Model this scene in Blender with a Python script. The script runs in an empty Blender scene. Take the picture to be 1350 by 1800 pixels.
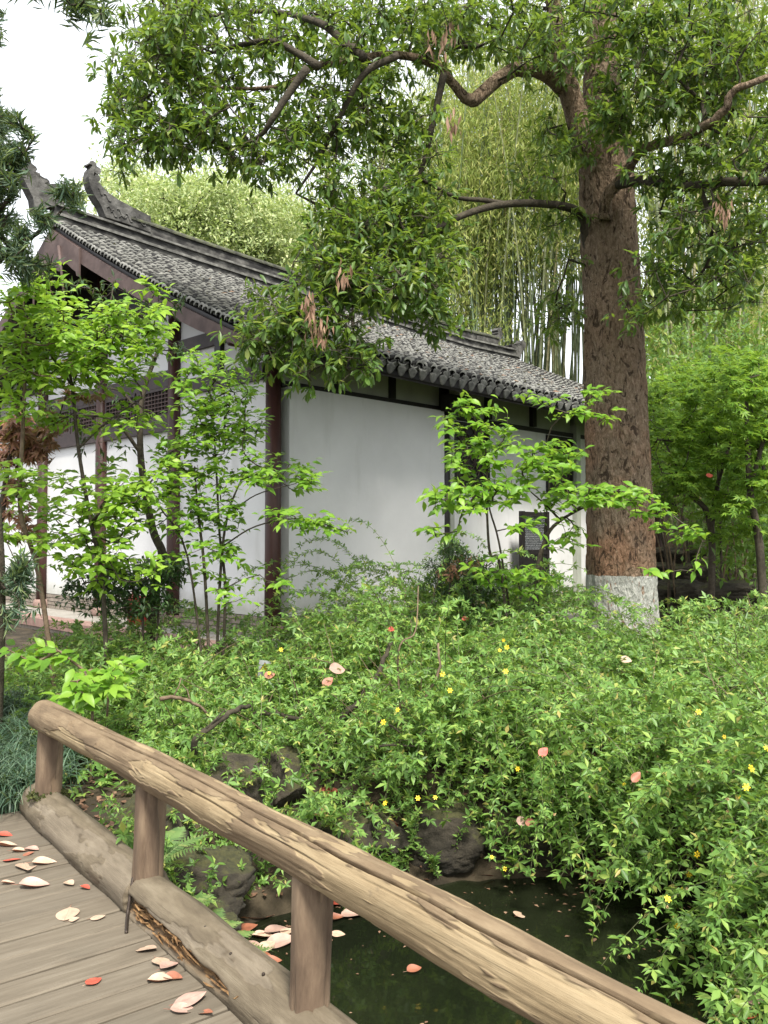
import bpy, bmesh, math, random
import numpy as np
from mathutils import Vector, Matrix, noise as mnoise

random.seed(7)
rng = np.random.default_rng(11)
scene = bpy.context.scene
COL = scene.collection

# ------------------------------------------------------------------ camera, sky, sun, exposure
EYE = 1.6
F = 1500.0                      # focal length in photograph pixels (1350 wide)
PITCH = math.atan(42 / F)
cam_d = bpy.data.cameras.new('camera')
cam_d.sensor_fit = 'HORIZONTAL'
cam_d.sensor_width = 36.0
cam_d.lens = 36.0 * F / 1350.0
cam_d.clip_start = 0.05
cam_d.clip_end = 2000
cam = bpy.data.objects.new('camera', cam_d)
COL.objects.link(cam)
cam.location = (0, 0, EYE)
cam.rotation_euler = (math.radians(90) + PITCH, 0, 0)
scene.camera = cam

SUN_EL, SUN_AZ = math.radians(55), math.radians(166)     # azimuth from +Y towards +X
world = bpy.data.worlds.new('World')
scene.world = world
world.use_nodes = True
wn = world.node_tree
wn.nodes.clear()
sky = wn.nodes.new('ShaderNodeTexSky')
sky.sky_type = 'NISHITA'
sky.sun_disc = False
sky.sun_elevation = SUN_EL
sky.sun_rotation = SUN_AZ
sky.air_density = 1.0
sky.dust_density = 4.0
hs = wn.nodes.new('ShaderNodeHueSaturation')
hs.inputs['Saturation'].default_value = 0.22
wmix = wn.nodes.new('ShaderNodeMixRGB')
wmix.inputs['Fac'].default_value = 0.55
wmix.inputs['Color2'].default_value = (7.0, 7.3, 7.6, 1)    # even bright overcast
bg = wn.nodes.new('ShaderNodeBackground')
bg.inputs['Strength'].default_value = 0.12
wo = wn.nodes.new('ShaderNodeOutputWorld')
wn.links.new(sky.outputs[0], hs.inputs['Color'])
wn.links.new(hs.outputs[0], wmix.inputs['Color1'])
wn.links.new(wmix.outputs[0], bg.inputs['Color'])
wn.links.new(bg.outputs[0], wo.inputs[0])

sun_d = bpy.data.lights.new('sun', 'SUN')
sun_d.energy = 3.0
sun_d.angle = math.radians(10)
sun_d.color = (1.0, 0.95, 0.86)
sun = bpy.data.objects.new('sun', sun_d)
COL.objects.link(sun)
sdir = Vector((math.sin(SUN_AZ) * math.cos(SUN_EL), math.cos(SUN_AZ) * math.cos(SUN_EL), math.sin(SUN_EL)))
sun.rotation_euler = sdir.to_track_quat('Z', 'Y').to_euler()
sun.location = (0, 0, 40)

vs = scene.view_settings
vs.view_transform = 'Standard'
vs.look = 'None'
vs.gamma = 1.0
vs.use_curve_mapping = False
vs.exposure = 1.36
cy = scene.cycles
cy.use_denoising = True
cy.max_bounces = 7
cy.diffuse_bounces = 4
cy.glossy_bounces = 3
cy.transmission_bounces = 4
cy.transparent_max_bounces = 4
cy.sample_clamp_indirect = 6.0


# ------------------------------------------------------------------ placing helpers
def px(x, y, d):
    """world point that the photograph shows at pixel (x, y), d metres ahead of the camera"""
    cx, cyy = (x - 675) / F, (900 - y) / F
    v = Vector((cx, math.cos(PITCH) - cyy * math.sin(PITCH), math.sin(PITCH) + cyy * math.cos(PITCH)))
    v *= d / v.y
    return Vector((v.x, v.y, v.z + EYE))


def on_plane(x, y, z):
    v = px(x, y, 1.0) - Vector((0, 0, EYE))
    k = (z - EYE) / v.z
    return Vector((v.x * k, v.y * k, z))


def proj(p):
    """numpy (N,3) -> pixel x, y, depth"""
    p = np.asarray(p, float)
    r = p - np.array([0, 0, EYE])
    c, s = math.cos(PITCH), math.sin(PITCH)
    f = r[:, 1] * c + r[:, 2] * s
    u = -r[:, 1] * s + r[:, 2] * c
    return 675 + F * r[:, 0] / f, 900 - F * u / f, f


def tag(o, label=None, cat=None, group=None, kind=None):
    if label: o['label'] = label
    if cat: o['category'] = cat
    if group: o['group'] = group
    if kind: o['kind'] = kind
    return o


def empty(name, loc, label=None, cat=None, group=None):
    o = bpy.data.objects.new(name, None)
    o.empty_display_size = 0.1
    COL.objects.link(o)
    o.location = loc
    return tag(o, label, cat, group)


def attach(o, parent):
    if parent is not None:
        o.parent = parent
        inv = Matrix.Identity(4)
        q = parent
        m = Matrix.Identity(4)
        chain = []
        while q is not None:
            chain.append(q)
            q = q.parent
        for q in reversed(chain):
            m = m @ q.matrix_parent_inverse @ q.matrix_basis
        o.matrix_parent_inverse = m.inverted()
    return o


def inst(name, mesh, parent=None, mw=None):
    o = bpy.data.objects.new(name, mesh)
    COL.objects.link(o)
    if mw is not None:
        o.matrix_basis = mw
    return attach(o, parent)


def frame(loc, xd, zd, sx=1, sy=None, sz=None):
    xd = Vector(xd).normalized()
    zd = Vector(zd)
    yd = zd.cross(xd)
    if yd.length < 1e-6:
        yd = Vector((0, 1, 0)).cross(xd)
    yd.normalize()
    zd = xd.cross(yd)
    sy = sx if sy is None else sy
    sz = sx if sz is None else sz
    m = Matrix.Identity(4)
    for i in range(3):
        m[i][0] = xd[i] * sx
        m[i][1] = yd[i] * sy
        m[i][2] = zd[i] * sz
        m[i][3] = loc[i]
    return m


class MB:
    """collects faces and links them as one mesh object"""
    def __init__(self):
        self.v, self.f, self.mi = [], [], []

    def add(self, vs_, fs_, mi=0):
        b = len(self.v)
        self.v += [tuple(p) for p in vs_]
        self.f += [tuple(i + b for i in f) for f in fs_]
        self.mi += [mi] * len(fs_)

    def hexa(self, c, mi=0):
        self.add(c, [(0, 3, 2, 1), (4, 5, 6, 7), (0, 1, 5, 4), (1, 2, 6, 5), (2, 3, 7, 6), (3, 0, 4, 7)], mi)

    def box(self, lo, hi, mi=0):
        (a, b, c), (d, e, f) = lo, hi
        self.hexa([(a, b, c), (d, b, c), (d, e, c), (a, e, c), (a, b, f), (d, b, f), (d, e, f), (a, e, f)], mi)

    def tube(self, pts, rad, n=6, cap=True, mi=0):
        pts = [Vector(p) for p in pts]
        b = len(self.v)
        up = None
        for i, p in enumerate(pts):
            t = (pts[min(i + 1, len(pts) - 1)] - pts[max(i - 1, 0)])
            if t.length < 1e-9: t = Vector((0, 0, 1))
            t.normalize()
            if up is None:
                up = Vector((0, 0, 1)) if abs(t.z) < .9 else Vector((1, 0, 0))
            s = t.cross(up)
            if s.length < 1e-6: s = t.orthogonal()
            s.normalize()
            up = s.cross(t)
            r = rad[i] if hasattr(rad, '__len__') else rad
            for k in range(n):
                a = 2 * math.pi * k / n
                q = p + (s * math.cos(a) + up * math.sin(a)) * r
                self.v.append((q.x, q.y, q.z))
        for i in range(len(pts) - 1):
            for k in range(n):
                k2 = (k + 1) % n
                self.f.append((b + i * n + k, b + i * n + k2, b + (i + 1) * n + k2, b + (i + 1) * n + k))
                self.mi.append(mi)
        if cap:
            self.f.append(tuple(b + k for k in range(n))[::-1]); self.mi.append(mi)
            e = b + (len(pts) - 1) * n
            self.f.append(tuple(e + k for k in range(n))); self.mi.append(mi)

    def mesh(self, name, mats, smooth=False):
        me = bpy.data.meshes.new(name)
        me.from_pydata(self.v, [], self.f)
        mats = mats if isinstance(mats, (list, tuple)) else [mats]
        for m in mats: me.materials.append(m)
        if len(mats) > 1:
            me.polygons.foreach_set('material_index', self.mi)
        if smooth:
            me.polygons.foreach_set('use_smooth', [True] * len(me.polygons))
        me.update()
        return me

    def build(self, name, mats, parent=None, smooth=False, kind=None):
        o = inst(name, self.mesh(name, mats, smooth), parent)
        if kind: o['kind'] = kind
        return o


def np_mesh(name, V, Fc, mat, smooth=False):
    """V (n,3), Fc (m,k) all faces of the same size"""
    me = bpy.data.meshes.new(name)
    V = np.asarray(V, np.float32)
    Fc = np.asarray(Fc, np.int32)
    m, k = Fc.shape
    me.vertices.add(len(V))
    me.vertices.foreach_set('co', V.ravel())
    me.loops.add(m * k)
    me.loops.foreach_set('vertex_index', Fc.ravel())
    me.polygons.add(m)
    me.polygons.foreach_set('loop_start', np.arange(0, m * k, k, dtype=np.int32))
    me.polygons.foreach_set('loop_total', np.full(m, k, np.int32))
    if smooth:
        me.polygons.foreach_set('use_smooth', np.ones(m, bool))
    for mm in (mat if isinstance(mat, (list, tuple)) else [mat]):
        me.materials.append(mm)
    me.update(calc_edges=True)
    me.validate()
    return me


# ------------------------------------------------------------------ materials
def new_mat(name):
    m = bpy.data.materials.new(name)
    m.use_nodes = True
    nt = m.node_tree
    nt.nodes.clear()
    out = nt.nodes.new('ShaderNodeOutputMaterial')
    b = nt.nodes.new('ShaderNodeBsdfPrincipled')
    nt.links.new(b.outputs[0], out.inputs[0])
    return m, nt, b, out


def nd(nt, typ, **kw):
    n = nt.nodes.new(typ)
    for k, v in kw.items():
        if k.startswith('i_'):
            n.inputs[k[2:].replace('_', ' ')].default_value = v
        else:
            setattr(n, k, v)
    return n


def coords(nt, scale=(1, 1, 1), obj=False, rnd=False):
    tc = nd(nt, 'ShaderNodeTexCoord')
    mp = nd(nt, 'ShaderNodeMapping')
    mp.inputs['Scale'].default_value = scale
    if obj:
        nt.links.new(tc.outputs['Object'], mp.inputs['Vector'])
    else:
        g = nd(nt, 'ShaderNodeNewGeometry')
        nt.links.new(g.outputs['Position'], mp.inputs['Vector'])
    if rnd:
        oi = nd(nt, 'ShaderNodeObjectInfo')
        mu = nd(nt, 'ShaderNodeMath', operation='MULTIPLY')
        mu.inputs[1].default_value = 37.0
        nt.links.new(oi.outputs['Random'], mu.inputs[0])
        nt.links.new(mu.outputs[0], mp.inputs['Location'])
    return mp.outputs[0]


def noise_t(nt, vec, scale, detail=6, rough=.55, dist=0.0):
    n = nd(nt, 'ShaderNodeTexNoise')
    n.inputs['Scale'].default_value = scale
    n.inputs['Detail'].default_value = detail
    n.inputs['Roughness'].default_value = rough
    n.inputs['Distortion'].default_value = dist
    nt.links.new(vec, n.inputs['Vector'])
    return n.outputs['Fac']


def ramp(nt, fac, stops, interp='LINEAR'):
    r = nd(nt, 'ShaderNodeValToRGB')
    r.color_ramp.interpolation = interp
    e = r.color_ramp.elements
    while len(e) < len(stops): e.new(0.5)
    for el, (p, c) in zip(e, stops):
        el.position = p
        el.color = (*c, 1) if len(c) == 3 else c
    nt.links.new(fac, r.inputs[0])
    return r.outputs[0]


def mixc(nt, fac, a, b, mode='MIX'):
    m = nd(nt, 'ShaderNodeMixRGB', blend_type=mode)
    if isinstance(fac, (int, float)): m.inputs[0].default_value = fac
    else: nt.links.new(fac, m.inputs[0])
    for i, c in ((1, a), (2, b)):
        if isinstance(c, tuple): m.inputs[i].default_value = (*c, 1)
        else: nt.links.new(c, m.inputs[i])
    return m.outputs[0]


def bump(nt, b, h, strength=.4, dist=.01):
    n = nd(nt, 'ShaderNodeBump')
    n.inputs['Strength'].default_value = strength
    n.inputs['Distance'].default_value = dist
    nt.links.new(h, n.inputs['Height'])
    nt.links.new(n.outputs[0], b.inputs['Normal'])


def math_n(nt, op, a, b=None, clamp=False):
    m = nd(nt, 'ShaderNodeMath', operation=op, use_clamp=clamp)
    for i, v in ((0, a), (1, b)):
        if v is None: continue
        if isinstance(v, (int, float)): m.inputs[i].default_value = v
        else: nt.links.new(v, m.inputs[i])
    return m.outputs[0]


def grainy(name, stops, scale=(1, 1, 1), nscale=6, rough=.75, bstr=.3, bdist=.005, obj=False, rnd=False, detail=7, bscale=None, dist=0.0, spec=.3):
    m, nt, b, _ = new_mat(name)
    v = coords(nt, scale, obj, rnd)
    n = noise_t(nt, v, nscale, detail, .6, dist)
    nt.links.new(ramp(nt, n, stops), b.inputs['Base Color'])
    b.inputs['Roughness'].default_value = rough
    b.inputs['Specular IOR Level'].default_value = spec
    if bstr:
        bump(nt, b, noise_t(nt, v, bscale or nscale * 4, 5), bstr, bdist)
    return m


def leaf_mat(name, stops, transl=.35, rough=.42, spec=.35):
    """leaf: colour differs from leaf to leaf, thin enough to let light through"""
    m, nt, b, out = new_mat(name)
    g = nd(nt, 'ShaderNodeNewGeometry')
    oi = nd(nt, 'ShaderNodeObjectInfo')
    r = math_n(nt, 'FRACT', math_n(nt, 'ADD', g.outputs['Random Per Island'], oi.outputs['Random']))
    c = ramp(nt, r, stops)
    n = noise_t(nt, coords(nt), 1.3, 2)
    c = mixc(nt, math_n(nt, 'MULTIPLY', n, .35), c, tuple(x * .6 for x in stops[0][1]))
    nt.links.new(c, b.inputs['Base Color'])
    b.inputs['Roughness'].default_value = rough
    b.inputs['Specular IOR Level'].default_value = spec
    t = nd(nt, 'ShaderNodeBsdfTranslucent')
    tc = mixc(nt, .5, c, (.30, .42, .03), 'MIX') if transl > 0 else c
    nt.links.new(tc, t.inputs['Color'])
    mx = nd(nt, 'ShaderNodeMixShader')
    mx.inputs[0].default_value = transl
    nt.links.new(b.outputs[0], mx.inputs[1])
    nt.links.new(t.outputs[0], mx.inputs[2])
    nt.links.new(mx.outputs[0], out.inputs[0])
    return m


MT = {}
MT['leaf_tree'] = leaf_mat('leaf_tree', [(0, (.042, .092, .020)), (.5, (.085, .162, .032)), (.85, (.145, .23, .045)), (1, (.27, .31, .065))], .42, .40, .38)
MT['leaf_bright'] = leaf_mat('leaf_bright', [(0, (.11, .25, .024)), (.5, (.18, .36, .034)), (1, (.30, .48, .06))], .48, .40, .32)
MT['leaf_lime'] = leaf_mat('leaf_lime', [(0, (.15, .30, .03)), (.5, (.24, .43, .04)), (1, (.38, .56, .075))], .5, .40, .32)
MT['leaf_mid'] = leaf_mat('leaf_mid', [(0, (.07, .15, .03)), (.5, (.12, .23, .045)), (1, (.2, .32, .065))], .4, .4)
MT['leaf_jasmine'] = leaf_mat('leaf_jasmine', [(0, (.075, .155, .034)), (.35, (.145, .285, .062)), (.8, (.255, .42, .10)), (.95, (.37, .50, .11)), (1, (.46, .37, .12))], .42, .40, .32)
MT['leaf_dark'] = leaf_mat('leaf_dark', [(0, (.022, .055, .018)), (.6, (.042, .09, .03)), (1, (.075, .13, .04))], .2, .42)
MT['leaf_conifer'] = leaf_mat('leaf_conifer', [(0, (.055, .105, .065)), (.6, (.10, .16, .095)), (1, (.20, .25, .09))], .25, .5)
MT['leaf_bamboo'] = leaf_mat('leaf_bamboo', [(0, (.26, .35, .10)), (.5, (.42, .48, .15)), (.85, (.56, .58, .20)), (1, (.68, .60, .24))], .52, .5, .25)
MT['leaf_pale_haze'] = leaf_mat('leaf_pale_haze', [(0, (.26, .34, .15)), (.5, (.42, .50, .23)), (1, (.70, .72, .38))], .38, .5, .25)  # own pale green, lightened further to put distance haze into the colour
MT['leaf_red'] = leaf_mat('leaf_red', [(0, (.22, .085, .06)), (.6, (.34, .15, .10)), (1, (.42, .25, .15))], .3, .5)
MT['leaf_maple'] = leaf_mat('leaf_maple', [(0, (.09, .20, .026)), (.5, (.165, .32, .036)), (1, (.30, .45, .06))], .48, .45, .25)
MT['leaf_grass'] = leaf_mat('leaf_grass', [(0, (.035, .075, .045)), (.6, (.075, .13, .08)), (1, (.16, .22, .14))], .15, .36)
MT['leaf_fern'] = leaf_mat('leaf_fern', [(0, (.08, .15, .045)), (.6, (.14, .23, .065)), (1, (.23, .28, .09))], .3, .5)
MT['dead_leaf'] = leaf_mat('dead_leaf', [(0, (.13, .07, .042)), (.6, (.22, .125, .08)), (1, (.30, .19, .125))], 0.1, .7)
MT['bark_twig'] = grainy('bark_twig', [(.3, (.03, .022, .016)), (.7, (.085, .07, .05))], nscale=30, rough=.85)
MT['stem_green'] = grainy('stem_green', [(.3, (.045, .06, .025)), (.7, (.12, .13, .06))], nscale=14, rough=.7)
MT['stem_brown'] = grainy('stem_brown', [(.3, (.07, .045, .028)), (.7, (.19, .14, .09))], nscale=22, rough=.8)
MT['bark_limb'] = grainy('bark_limb', [(.3, (.022, .018, .012)), (.6, (.055, .045, .03)), (.8, (.09, .09, .05))], nscale=14, rough=.9, bstr=.6, bdist=.02)


def bark_mat():
    m, nt, b, _ = new_mat('bark_trunk')
    v = coords(nt, (1, 1, .42))
    wv = mixc(nt, .10, v, nd_noise_color(nt, v, 14))
    vor = nd(nt, 'ShaderNodeTexVoronoi', feature='F1')
    vor.inputs['Scale'].default_value = 30
    nt.links.new(wv, vor.inputs['Vector'])
    vs2 = nd(nt, 'ShaderNodeTexVoronoi', feature='F1')
    vs2.inputs['Scale'].default_value = 75
    nt.links.new(wv, vs2.inputs['Vector'])
    n1 = noise_t(nt, v, 34, 10, .74, .5)
    n2 = noise_t(nt, coords(nt), 1.6, 5)
    flk = noise_t(nt, coords(nt, (1, 1, .5)), 12, 8, .68, 1.2)
    gz_ = nd(nt, 'ShaderNodeNewGeometry')
    sz_ = nd(nt, 'ShaderNodeSeparateXYZ')
    nt.links.new(gz_.outputs['Position'], sz_.inputs[0])
    # the bark is redder low on the trunk, greyer above
    hz_ = ramp(nt, math_n(nt, 'MULTIPLY', sz_.outputs['Z'], .2), [(.45, (1, 1, 1)), (.85, (.15, .15, .15))])
    c = ramp(nt, n1, [(.30, (.085, .060, .040)), (.44, (.205, .148, .10)), (.58, (.31, .235, .165)), (.74, (.43, .35, .265))])
    red = ramp(nt, n1, [(.30, (.095, .054, .032)), (.46, (.265, .152, .092)), (.60, (.38, .235, .15)), (.76, (.50, .36, .25))])
    c = mixc(nt, ramp(nt, n2, [(.40, (0, 0, 0)), (.60, (1, 1, 1))]), c, mixc(nt, hz_, c, red))
    c = mixc(nt, ramp(nt, flk, [(.40, (.85, .85, .85)), (.46, (0, 0, 0))]), c, (.045, .030, .021))
    c = mixc(nt, ramp(nt, flk, [(.60, (0, 0, 0)), (.68, (.6, .6, .6))]), c, (.27, .205, .15))
    # lime wash on the foot of the trunk, flaked off in places
    g = nd(nt, 'ShaderNodeNewGeometry')
    sp = nd(nt, 'ShaderNodeSeparateXYZ')
    nt.links.new(g.outputs['Position'], sp.inputs[0])
    edge = math_n(nt, 'ADD', sp.outputs['Z'], math_n(nt, 'MULTIPLY', math_n(nt, 'SUBTRACT', noise_t(nt, coords(nt), 6, 3), .5), .05))
    low = math_n(nt, 'LESS_THAN', edge, 1.145)
    flake = ramp(nt, noise_t(nt, coords(nt, (1, 1, .35)), 17, 7, .68), [(.37, (0, 0, 0)), (.43, (1, 1, 1))])
    lw = math_n(nt, 'MULTIPLY', low, flake)
    wash = ramp(nt, n1, [(.3, (.34, .34, .30)), (.7, (.58, .58, .53))])
    c = mixc(nt, lw, c, wash)
    nt.links.new(c, b.inputs['Base Color'])
    b.inputs['Roughness'].default_value = .92
    b.inputs['Specular IOR Level'].default_value = .12
    h = math_n(nt, 'ADD', math_n(nt, 'MULTIPLY', vor.outputs['Distance'], .8), math_n(nt, 'ADD', math_n(nt, 'MULTIPLY', flk, 1.2), n1))
    bump(nt, b, h, 1.0, .05)
    return m


def nd_noise_color(nt, vec, scale):
    n = nd(nt, 'ShaderNodeTexNoise')
    n.inputs['Scale'].default_value = scale
    n.inputs['Detail'].default_value = 3
    nt.links.new(vec, n.inputs['Vector'])
    return n.outputs['Color']


MT['bark_trunk'] = bark_mat()


def plaster_mat():
    m, nt, b, _ = new_mat('plaster')
    v = coords(nt)
    big = noise_t(nt, v, .7, 5, .6)
    st = noise_t(nt, coords(nt, (1, 1, .18)), 3.0, 5, .6)
    c = ramp(nt, big, [(.3, (.57, .57, .57)), (.6, (.655, .655, .655)), (.8, (.70, .70, .70))])
    c = mixc(nt, ramp(nt, st, [(.56, (0, 0, 0)), (.78, (.6, .6, .6))]), c, (.44, .44, .42))
    g = nd(nt, 'ShaderNodeNewGeometry')
    sp = nd(nt, 'ShaderNodeSeparateXYZ')
    nt.links.new(g.outputs['Position'], sp.inputs[0])
    damp = math_n(nt, 'SUBTRACT', math_n(nt, 'ADD', .62, math_n(nt, 'MULTIPLY', noise_t(nt, v, 3.5, 6, .65), .5)), sp.outputs['Z'])
    c = mixc(nt, ramp(nt, damp, [(.0, (0, 0, 0)), (.30, (.7, .7, .7))]), c, (.33, .33, .28))
    spk = ramp(nt, noise_t(nt, v, 38, 4, .7), [(.66, (0, 0, 0)), (.76, (.35, .35, .35))])
    c = mixc(nt, spk, c, (.40, .39, .36))
    nt.links.new(c, b.inputs['Base Color'])
    b.inputs['Roughness'].default_value = .85
    b.inputs['Specular IOR Level'].default_value = .2
    bump(nt, b, noise_t(nt, v, 9, 6, .6), .12, .02)
    return m


MT['plaster'] = plaster_mat()
MT['infill'] = grainy('infill', [(.3, (.30, .315, .27)), (.7, (.38, .40, .34))], nscale=3, rough=.85, bstr=.1)
MT['black_wood'] = grainy('black_wood', [(.3, (.010, .009, .010)), (.7, (.022, .018, .017))], nscale=8, rough=.5, bstr=.1)
MT['red_wood'] = grainy('red_wood', [(.3, (.030, .014, .012)), (.7, (.062, .026, .020))], scale=(1, 1, .2), nscale=9, rough=.42, bstr=.12)
MT['board_wood'] = grainy('board_wood', [(.3, (.055, .036, .033)), (.55, (.092, .063, .057)), (.8, (.14, .10, .092))], nscale=5, rough=.7, bstr=.15)
MT['beam_grey'] = grainy('beam_grey', [(.3, (.035, .028, .03)), (.7, (.07, .052, .05))], nscale=6, rough=.6, bstr=.15)
MT['tile'] = grainy('tile', [(.25, (.007, .007, .008)), (.5, (.017, .017, .017)), (.75, (.045, .042, .038))], nscale=9, rough=.9, bstr=.5, bdist=.01, rnd=False)
MT['tile_lip'] = grainy('tile_lip', [(.25, (.05, .05, .046)), (.45, (.19, .19, .175)), (.72, (.42, .415, .385))], nscale=7, rough=.9, bstr=.3)
MT['ridge_plaster'] = grainy('ridge_plaster', [(.30, (.009, .009, .009)), (.46, (.030, .029, .028)), (.58, (.085, .082, .075)), (.75, (.22, .21, .195))], scale=(1, 1, 1.6), nscale=3.2, rough=.9, bstr=.5, bdist=.02)
MT['ridge_moss'] = grainy('ridge_moss', [(.3, (.02, .02, .018)), (.5, (.06, .062, .045)), (.7, (.10, .11, .055))], nscale=7, rough=.95, bstr=.7, bdist=.02)
MT['brick'] = grainy('brick', [(.3, (.15, .125, .10)), (.7, (.27, .23, .19))], nscale=9, rough=.9, rnd=True, obj=True)
MT['mortar'] = grainy('mortar', [(.3, (.10, .09, .075)), (.7, (.17, .15, .125))], nscale=14, rough=.95)
MT['slab_red'] = grainy('slab_red', [(.3, (.17, .10, .085)), (.7, (.28, .185, .155))], nscale=6, rough=.9, rnd=True, obj=True)
MT['paving'] = grainy('paving', [(.3, (.20, .185, .16)), (.7, (.30, .28, .25))], nscale=4, rough=.9)
MT['column_stone'] = grainy('column_stone', [(.3, (.16, .10, .085)), (.7, (.26, .18, .15))], nscale=8, rough=.8)
MT['soil'] = grainy('soil', [(.3, (.014, .011, .007)), (.5, (.035, .027, .016)), (.7, (.075, .058, .036))], nscale=3.5, rough=1, bstr=.8, bdist=.03, detail=10)


def rock_mat(name, moss):
    m, nt, b, _ = new_mat(name)
    v = coords(nt)
    n = noise_t(nt, v, 6, 9, .65)
    c = ramp(nt, n, [(.3, (.012, .010, .006)), (.55, (.034, .028, .018)), (.75, (.075, .062, .042))])
    g = nd(nt, 'ShaderNodeNewGeometry')
    sp = nd(nt, 'ShaderNodeSeparateXYZ')
    nt.links.new(g.outputs['Normal'], sp.inputs[0])
    mo = math_n(nt, 'ADD', math_n(nt, 'MULTIPLY', sp.outputs['Z'], .5), noise_t(nt, v, 5, 5))
    mk = ramp(nt, mo, [(.80 - moss, (0, 0, 0)), (.98 - moss, (1, 1, 1))])
    mc = ramp(nt, noise_t(nt, v, 40, 3), [(.3, (.020, .022, .007)), (.7, (.055, .052, .016))])
    nt.links.new(mixc(nt, mk, c, mc), b.inputs['Base Color'])
    b.inputs['Roughness'].default_value = .95
    bump(nt, b, noise_t(nt, v, 18, 7, .7), .8, .03)
    return m


MT['rock'] = rock_mat('rock', .12)
MT['rock_bare'] = rock_mat('rock_bare', -.15)


def log_mat(name, stops, peel, rot=None, amount=.62):
    """weathered round timber: grain runs along local X, patches where the outer skin has peeled"""
    m, nt, b, _ = new_mat(name)
    v = coords(nt, (2.6, 10, 10), True, True)
    v2 = coords(nt, (.9, 3.6, 3.6), True, True)
    fine = noise_t(nt, coords(nt, (2.2, 60, 60), True, True), 2.0, 6, .7)
    mid = noise_t(nt, v, 1.6, 7, .62, .3)
    pt = nd(nt, 'ShaderNodeAttribute', attribute_name='peel').outputs['Fac']
    pw_ = math_n(nt, 'ADD', pt, math_n(nt, 'MULTIPLY', math_n(nt, 'SUBTRACT', fine, .5), .9))
    pk = ramp(nt, pw_, [(.25, (0, 0, 0)), (.80, (1, 1, 1))])
    pk_edge = ramp(nt, pt, [(.08, (0, 0, 0)), (.35, (1, 1, 1)), (.55, (0, 0, 0))])
    c = ramp(nt, mid, stops)
    c = mixc(nt, math_n(nt, 'MULTIPLY', pk, amount), c, ramp(nt, mid, peel))
    c = mixc(nt, math_n(nt, 'MULTIPLY', pk_edge, .24), c, (.05, .034, .022))
    crack = ramp(nt, fine, [(.27, (1, 1, 1)), (.36, (0, 0, 0))])
    c = mixc(nt, math_n(nt, 'MULTIPLY', crack, .5), c, (.06, .042, .03))
    spots = ramp(nt, noise_t(nt, coords(nt, (5, 9, 9), True, True), 3.1, 4), [(.66, (0, 0, 0)), (.74, (1, 1, 1))])
    c = mixc(nt, math_n(nt, 'MULTIPLY', spots, .4), c, (.075, .058, .044))
    if rot is not None:
        tc = nd(nt, 'ShaderNodeTexCoord')
        at = nd(nt, 'ShaderNodeAttribute', attribute_name='rot')
        c = mixc(nt, at.outputs['Fac'], c, ramp(nt, fine, [(.3, (.03, .018, .009)), (.5, (.13, .07, .028)), (.72, (.27, .165, .07))]))
    nt.links.new(c, b.inputs['Base Color'])
    b.inputs['Roughness'].default_value = .78
    b.inputs['Specular IOR Level'].default_value = .25
    h = math_n(nt, 'ADD', math_n(nt, 'MULTIPLY', pk, -.8), math_n(nt, 'ADD', fine, mid))
    bump(nt, b, h, .55, .006)
    return m


MT['log_rail'] = log_mat('log_rail', [(.25, (.080, .055, .033)), (.5, (.150, .107, .064)), (.75, (.225, .170, .105))], [(.25, (.19, .138, .076)), (.5, (.285, .218, .124)), (.8, (.38, .305, .185))])
MT['log_post'] = log_mat('log_post', [(.28, (.07, .047, .032)), (.5, (.125, .087, .058)), (.72, (.20, .146, .097))], [(.3, (.15, .10, .063)), (.7, (.25, .178, .113))])
MT['log_kerb'] = log_mat('log_kerb', [(.28, (.072, .056, .037)), (.5, (.122, .098, .066)), (.72, (.182, .152, .107))], [(.3, (.14, .115, .085)), (.7, (.22, .185, .142))], rot=True, amount=.45)


def plank_mat():
    m, nt, b, _ = new_mat('plank')
    v = coords(nt, (1.2, 14, 14), True, True)
    n = noise_t(nt, v, 2.2, 7, .65, .4)
    c = ramp(nt, n, [(.25, (.086, .070, .050)), (.5, (.126, .105, .077)), (.75, (.168, .144, .109))])
    big = noise_t(nt, coords(nt, (1, 1, 1), True, True), 2.4, 4)
    c = mixc(nt, ramp(nt, big, [(.52, (0, 0, 0)), (.72, (.5, .5, .5))]), c, (.085, .074, .055))
    fine = noise_t(nt, coords(nt, (3, 90, 90), True, True), 2.0, 4)
    c = mixc(nt, ramp(nt, fine, [(.28, (.5, .5, .5)), (.36, (0, 0, 0))]), c, (.028, .021, .016))
    oi = nd(nt, 'ShaderNodeObjectInfo')
    c = mixc(nt, math_n(nt, 'MULTIPLY', oi.outputs['Random'], .35), c, (.090, .077, .061))
    nt.links.new(c, b.inputs['Base Color'])
    b.inputs['Roughness'].default_value = .8
    b.inputs['Specular IOR Level'].default_value = .25
    bump(nt, b, math_n(nt, 'ADD', n, fine), .4, .004)
    return m


MT['plank'] = plank_mat()


def water_mat():
    m, nt, b, _ = new_mat('water')
    b.inputs['Base Color'].default_value = (.030, .038, .016, 1)
    b.inputs['Roughness'].default_value = .04
    b.inputs['IOR'].default_value = 1.33
    v = coords(nt)
    nt.links.new(ramp(nt, noise_t(nt, v, 1.1, 4), [(.35, (.006, .008, .004)), (.65, (.012, .015, .007))]), b.inputs['Base Color'])
    bump(nt, b, noise_t(nt, v, 5, 3), .06, .02)
    return m


MT['water'] = water_mat()


def flat(name, c, rough=.6, spec=.3, metal=0):
    m, nt, b, _ = new_mat(name)
    v = coords(nt)
    n = noise_t(nt, v, 12, 5)
    nt.links.new(ramp(nt, n, [(.3, tuple(x * .82 for x in c)), (.7, tuple(min(1, x * 1.1) for x in c))]), b.inputs['Base Color'])
    b.inputs['Roughness'].default_value = rough
    b.inputs['Specular IOR Level'].default_value = spec
    b.inputs['Metallic'].default_value = metal
    return m


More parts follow.
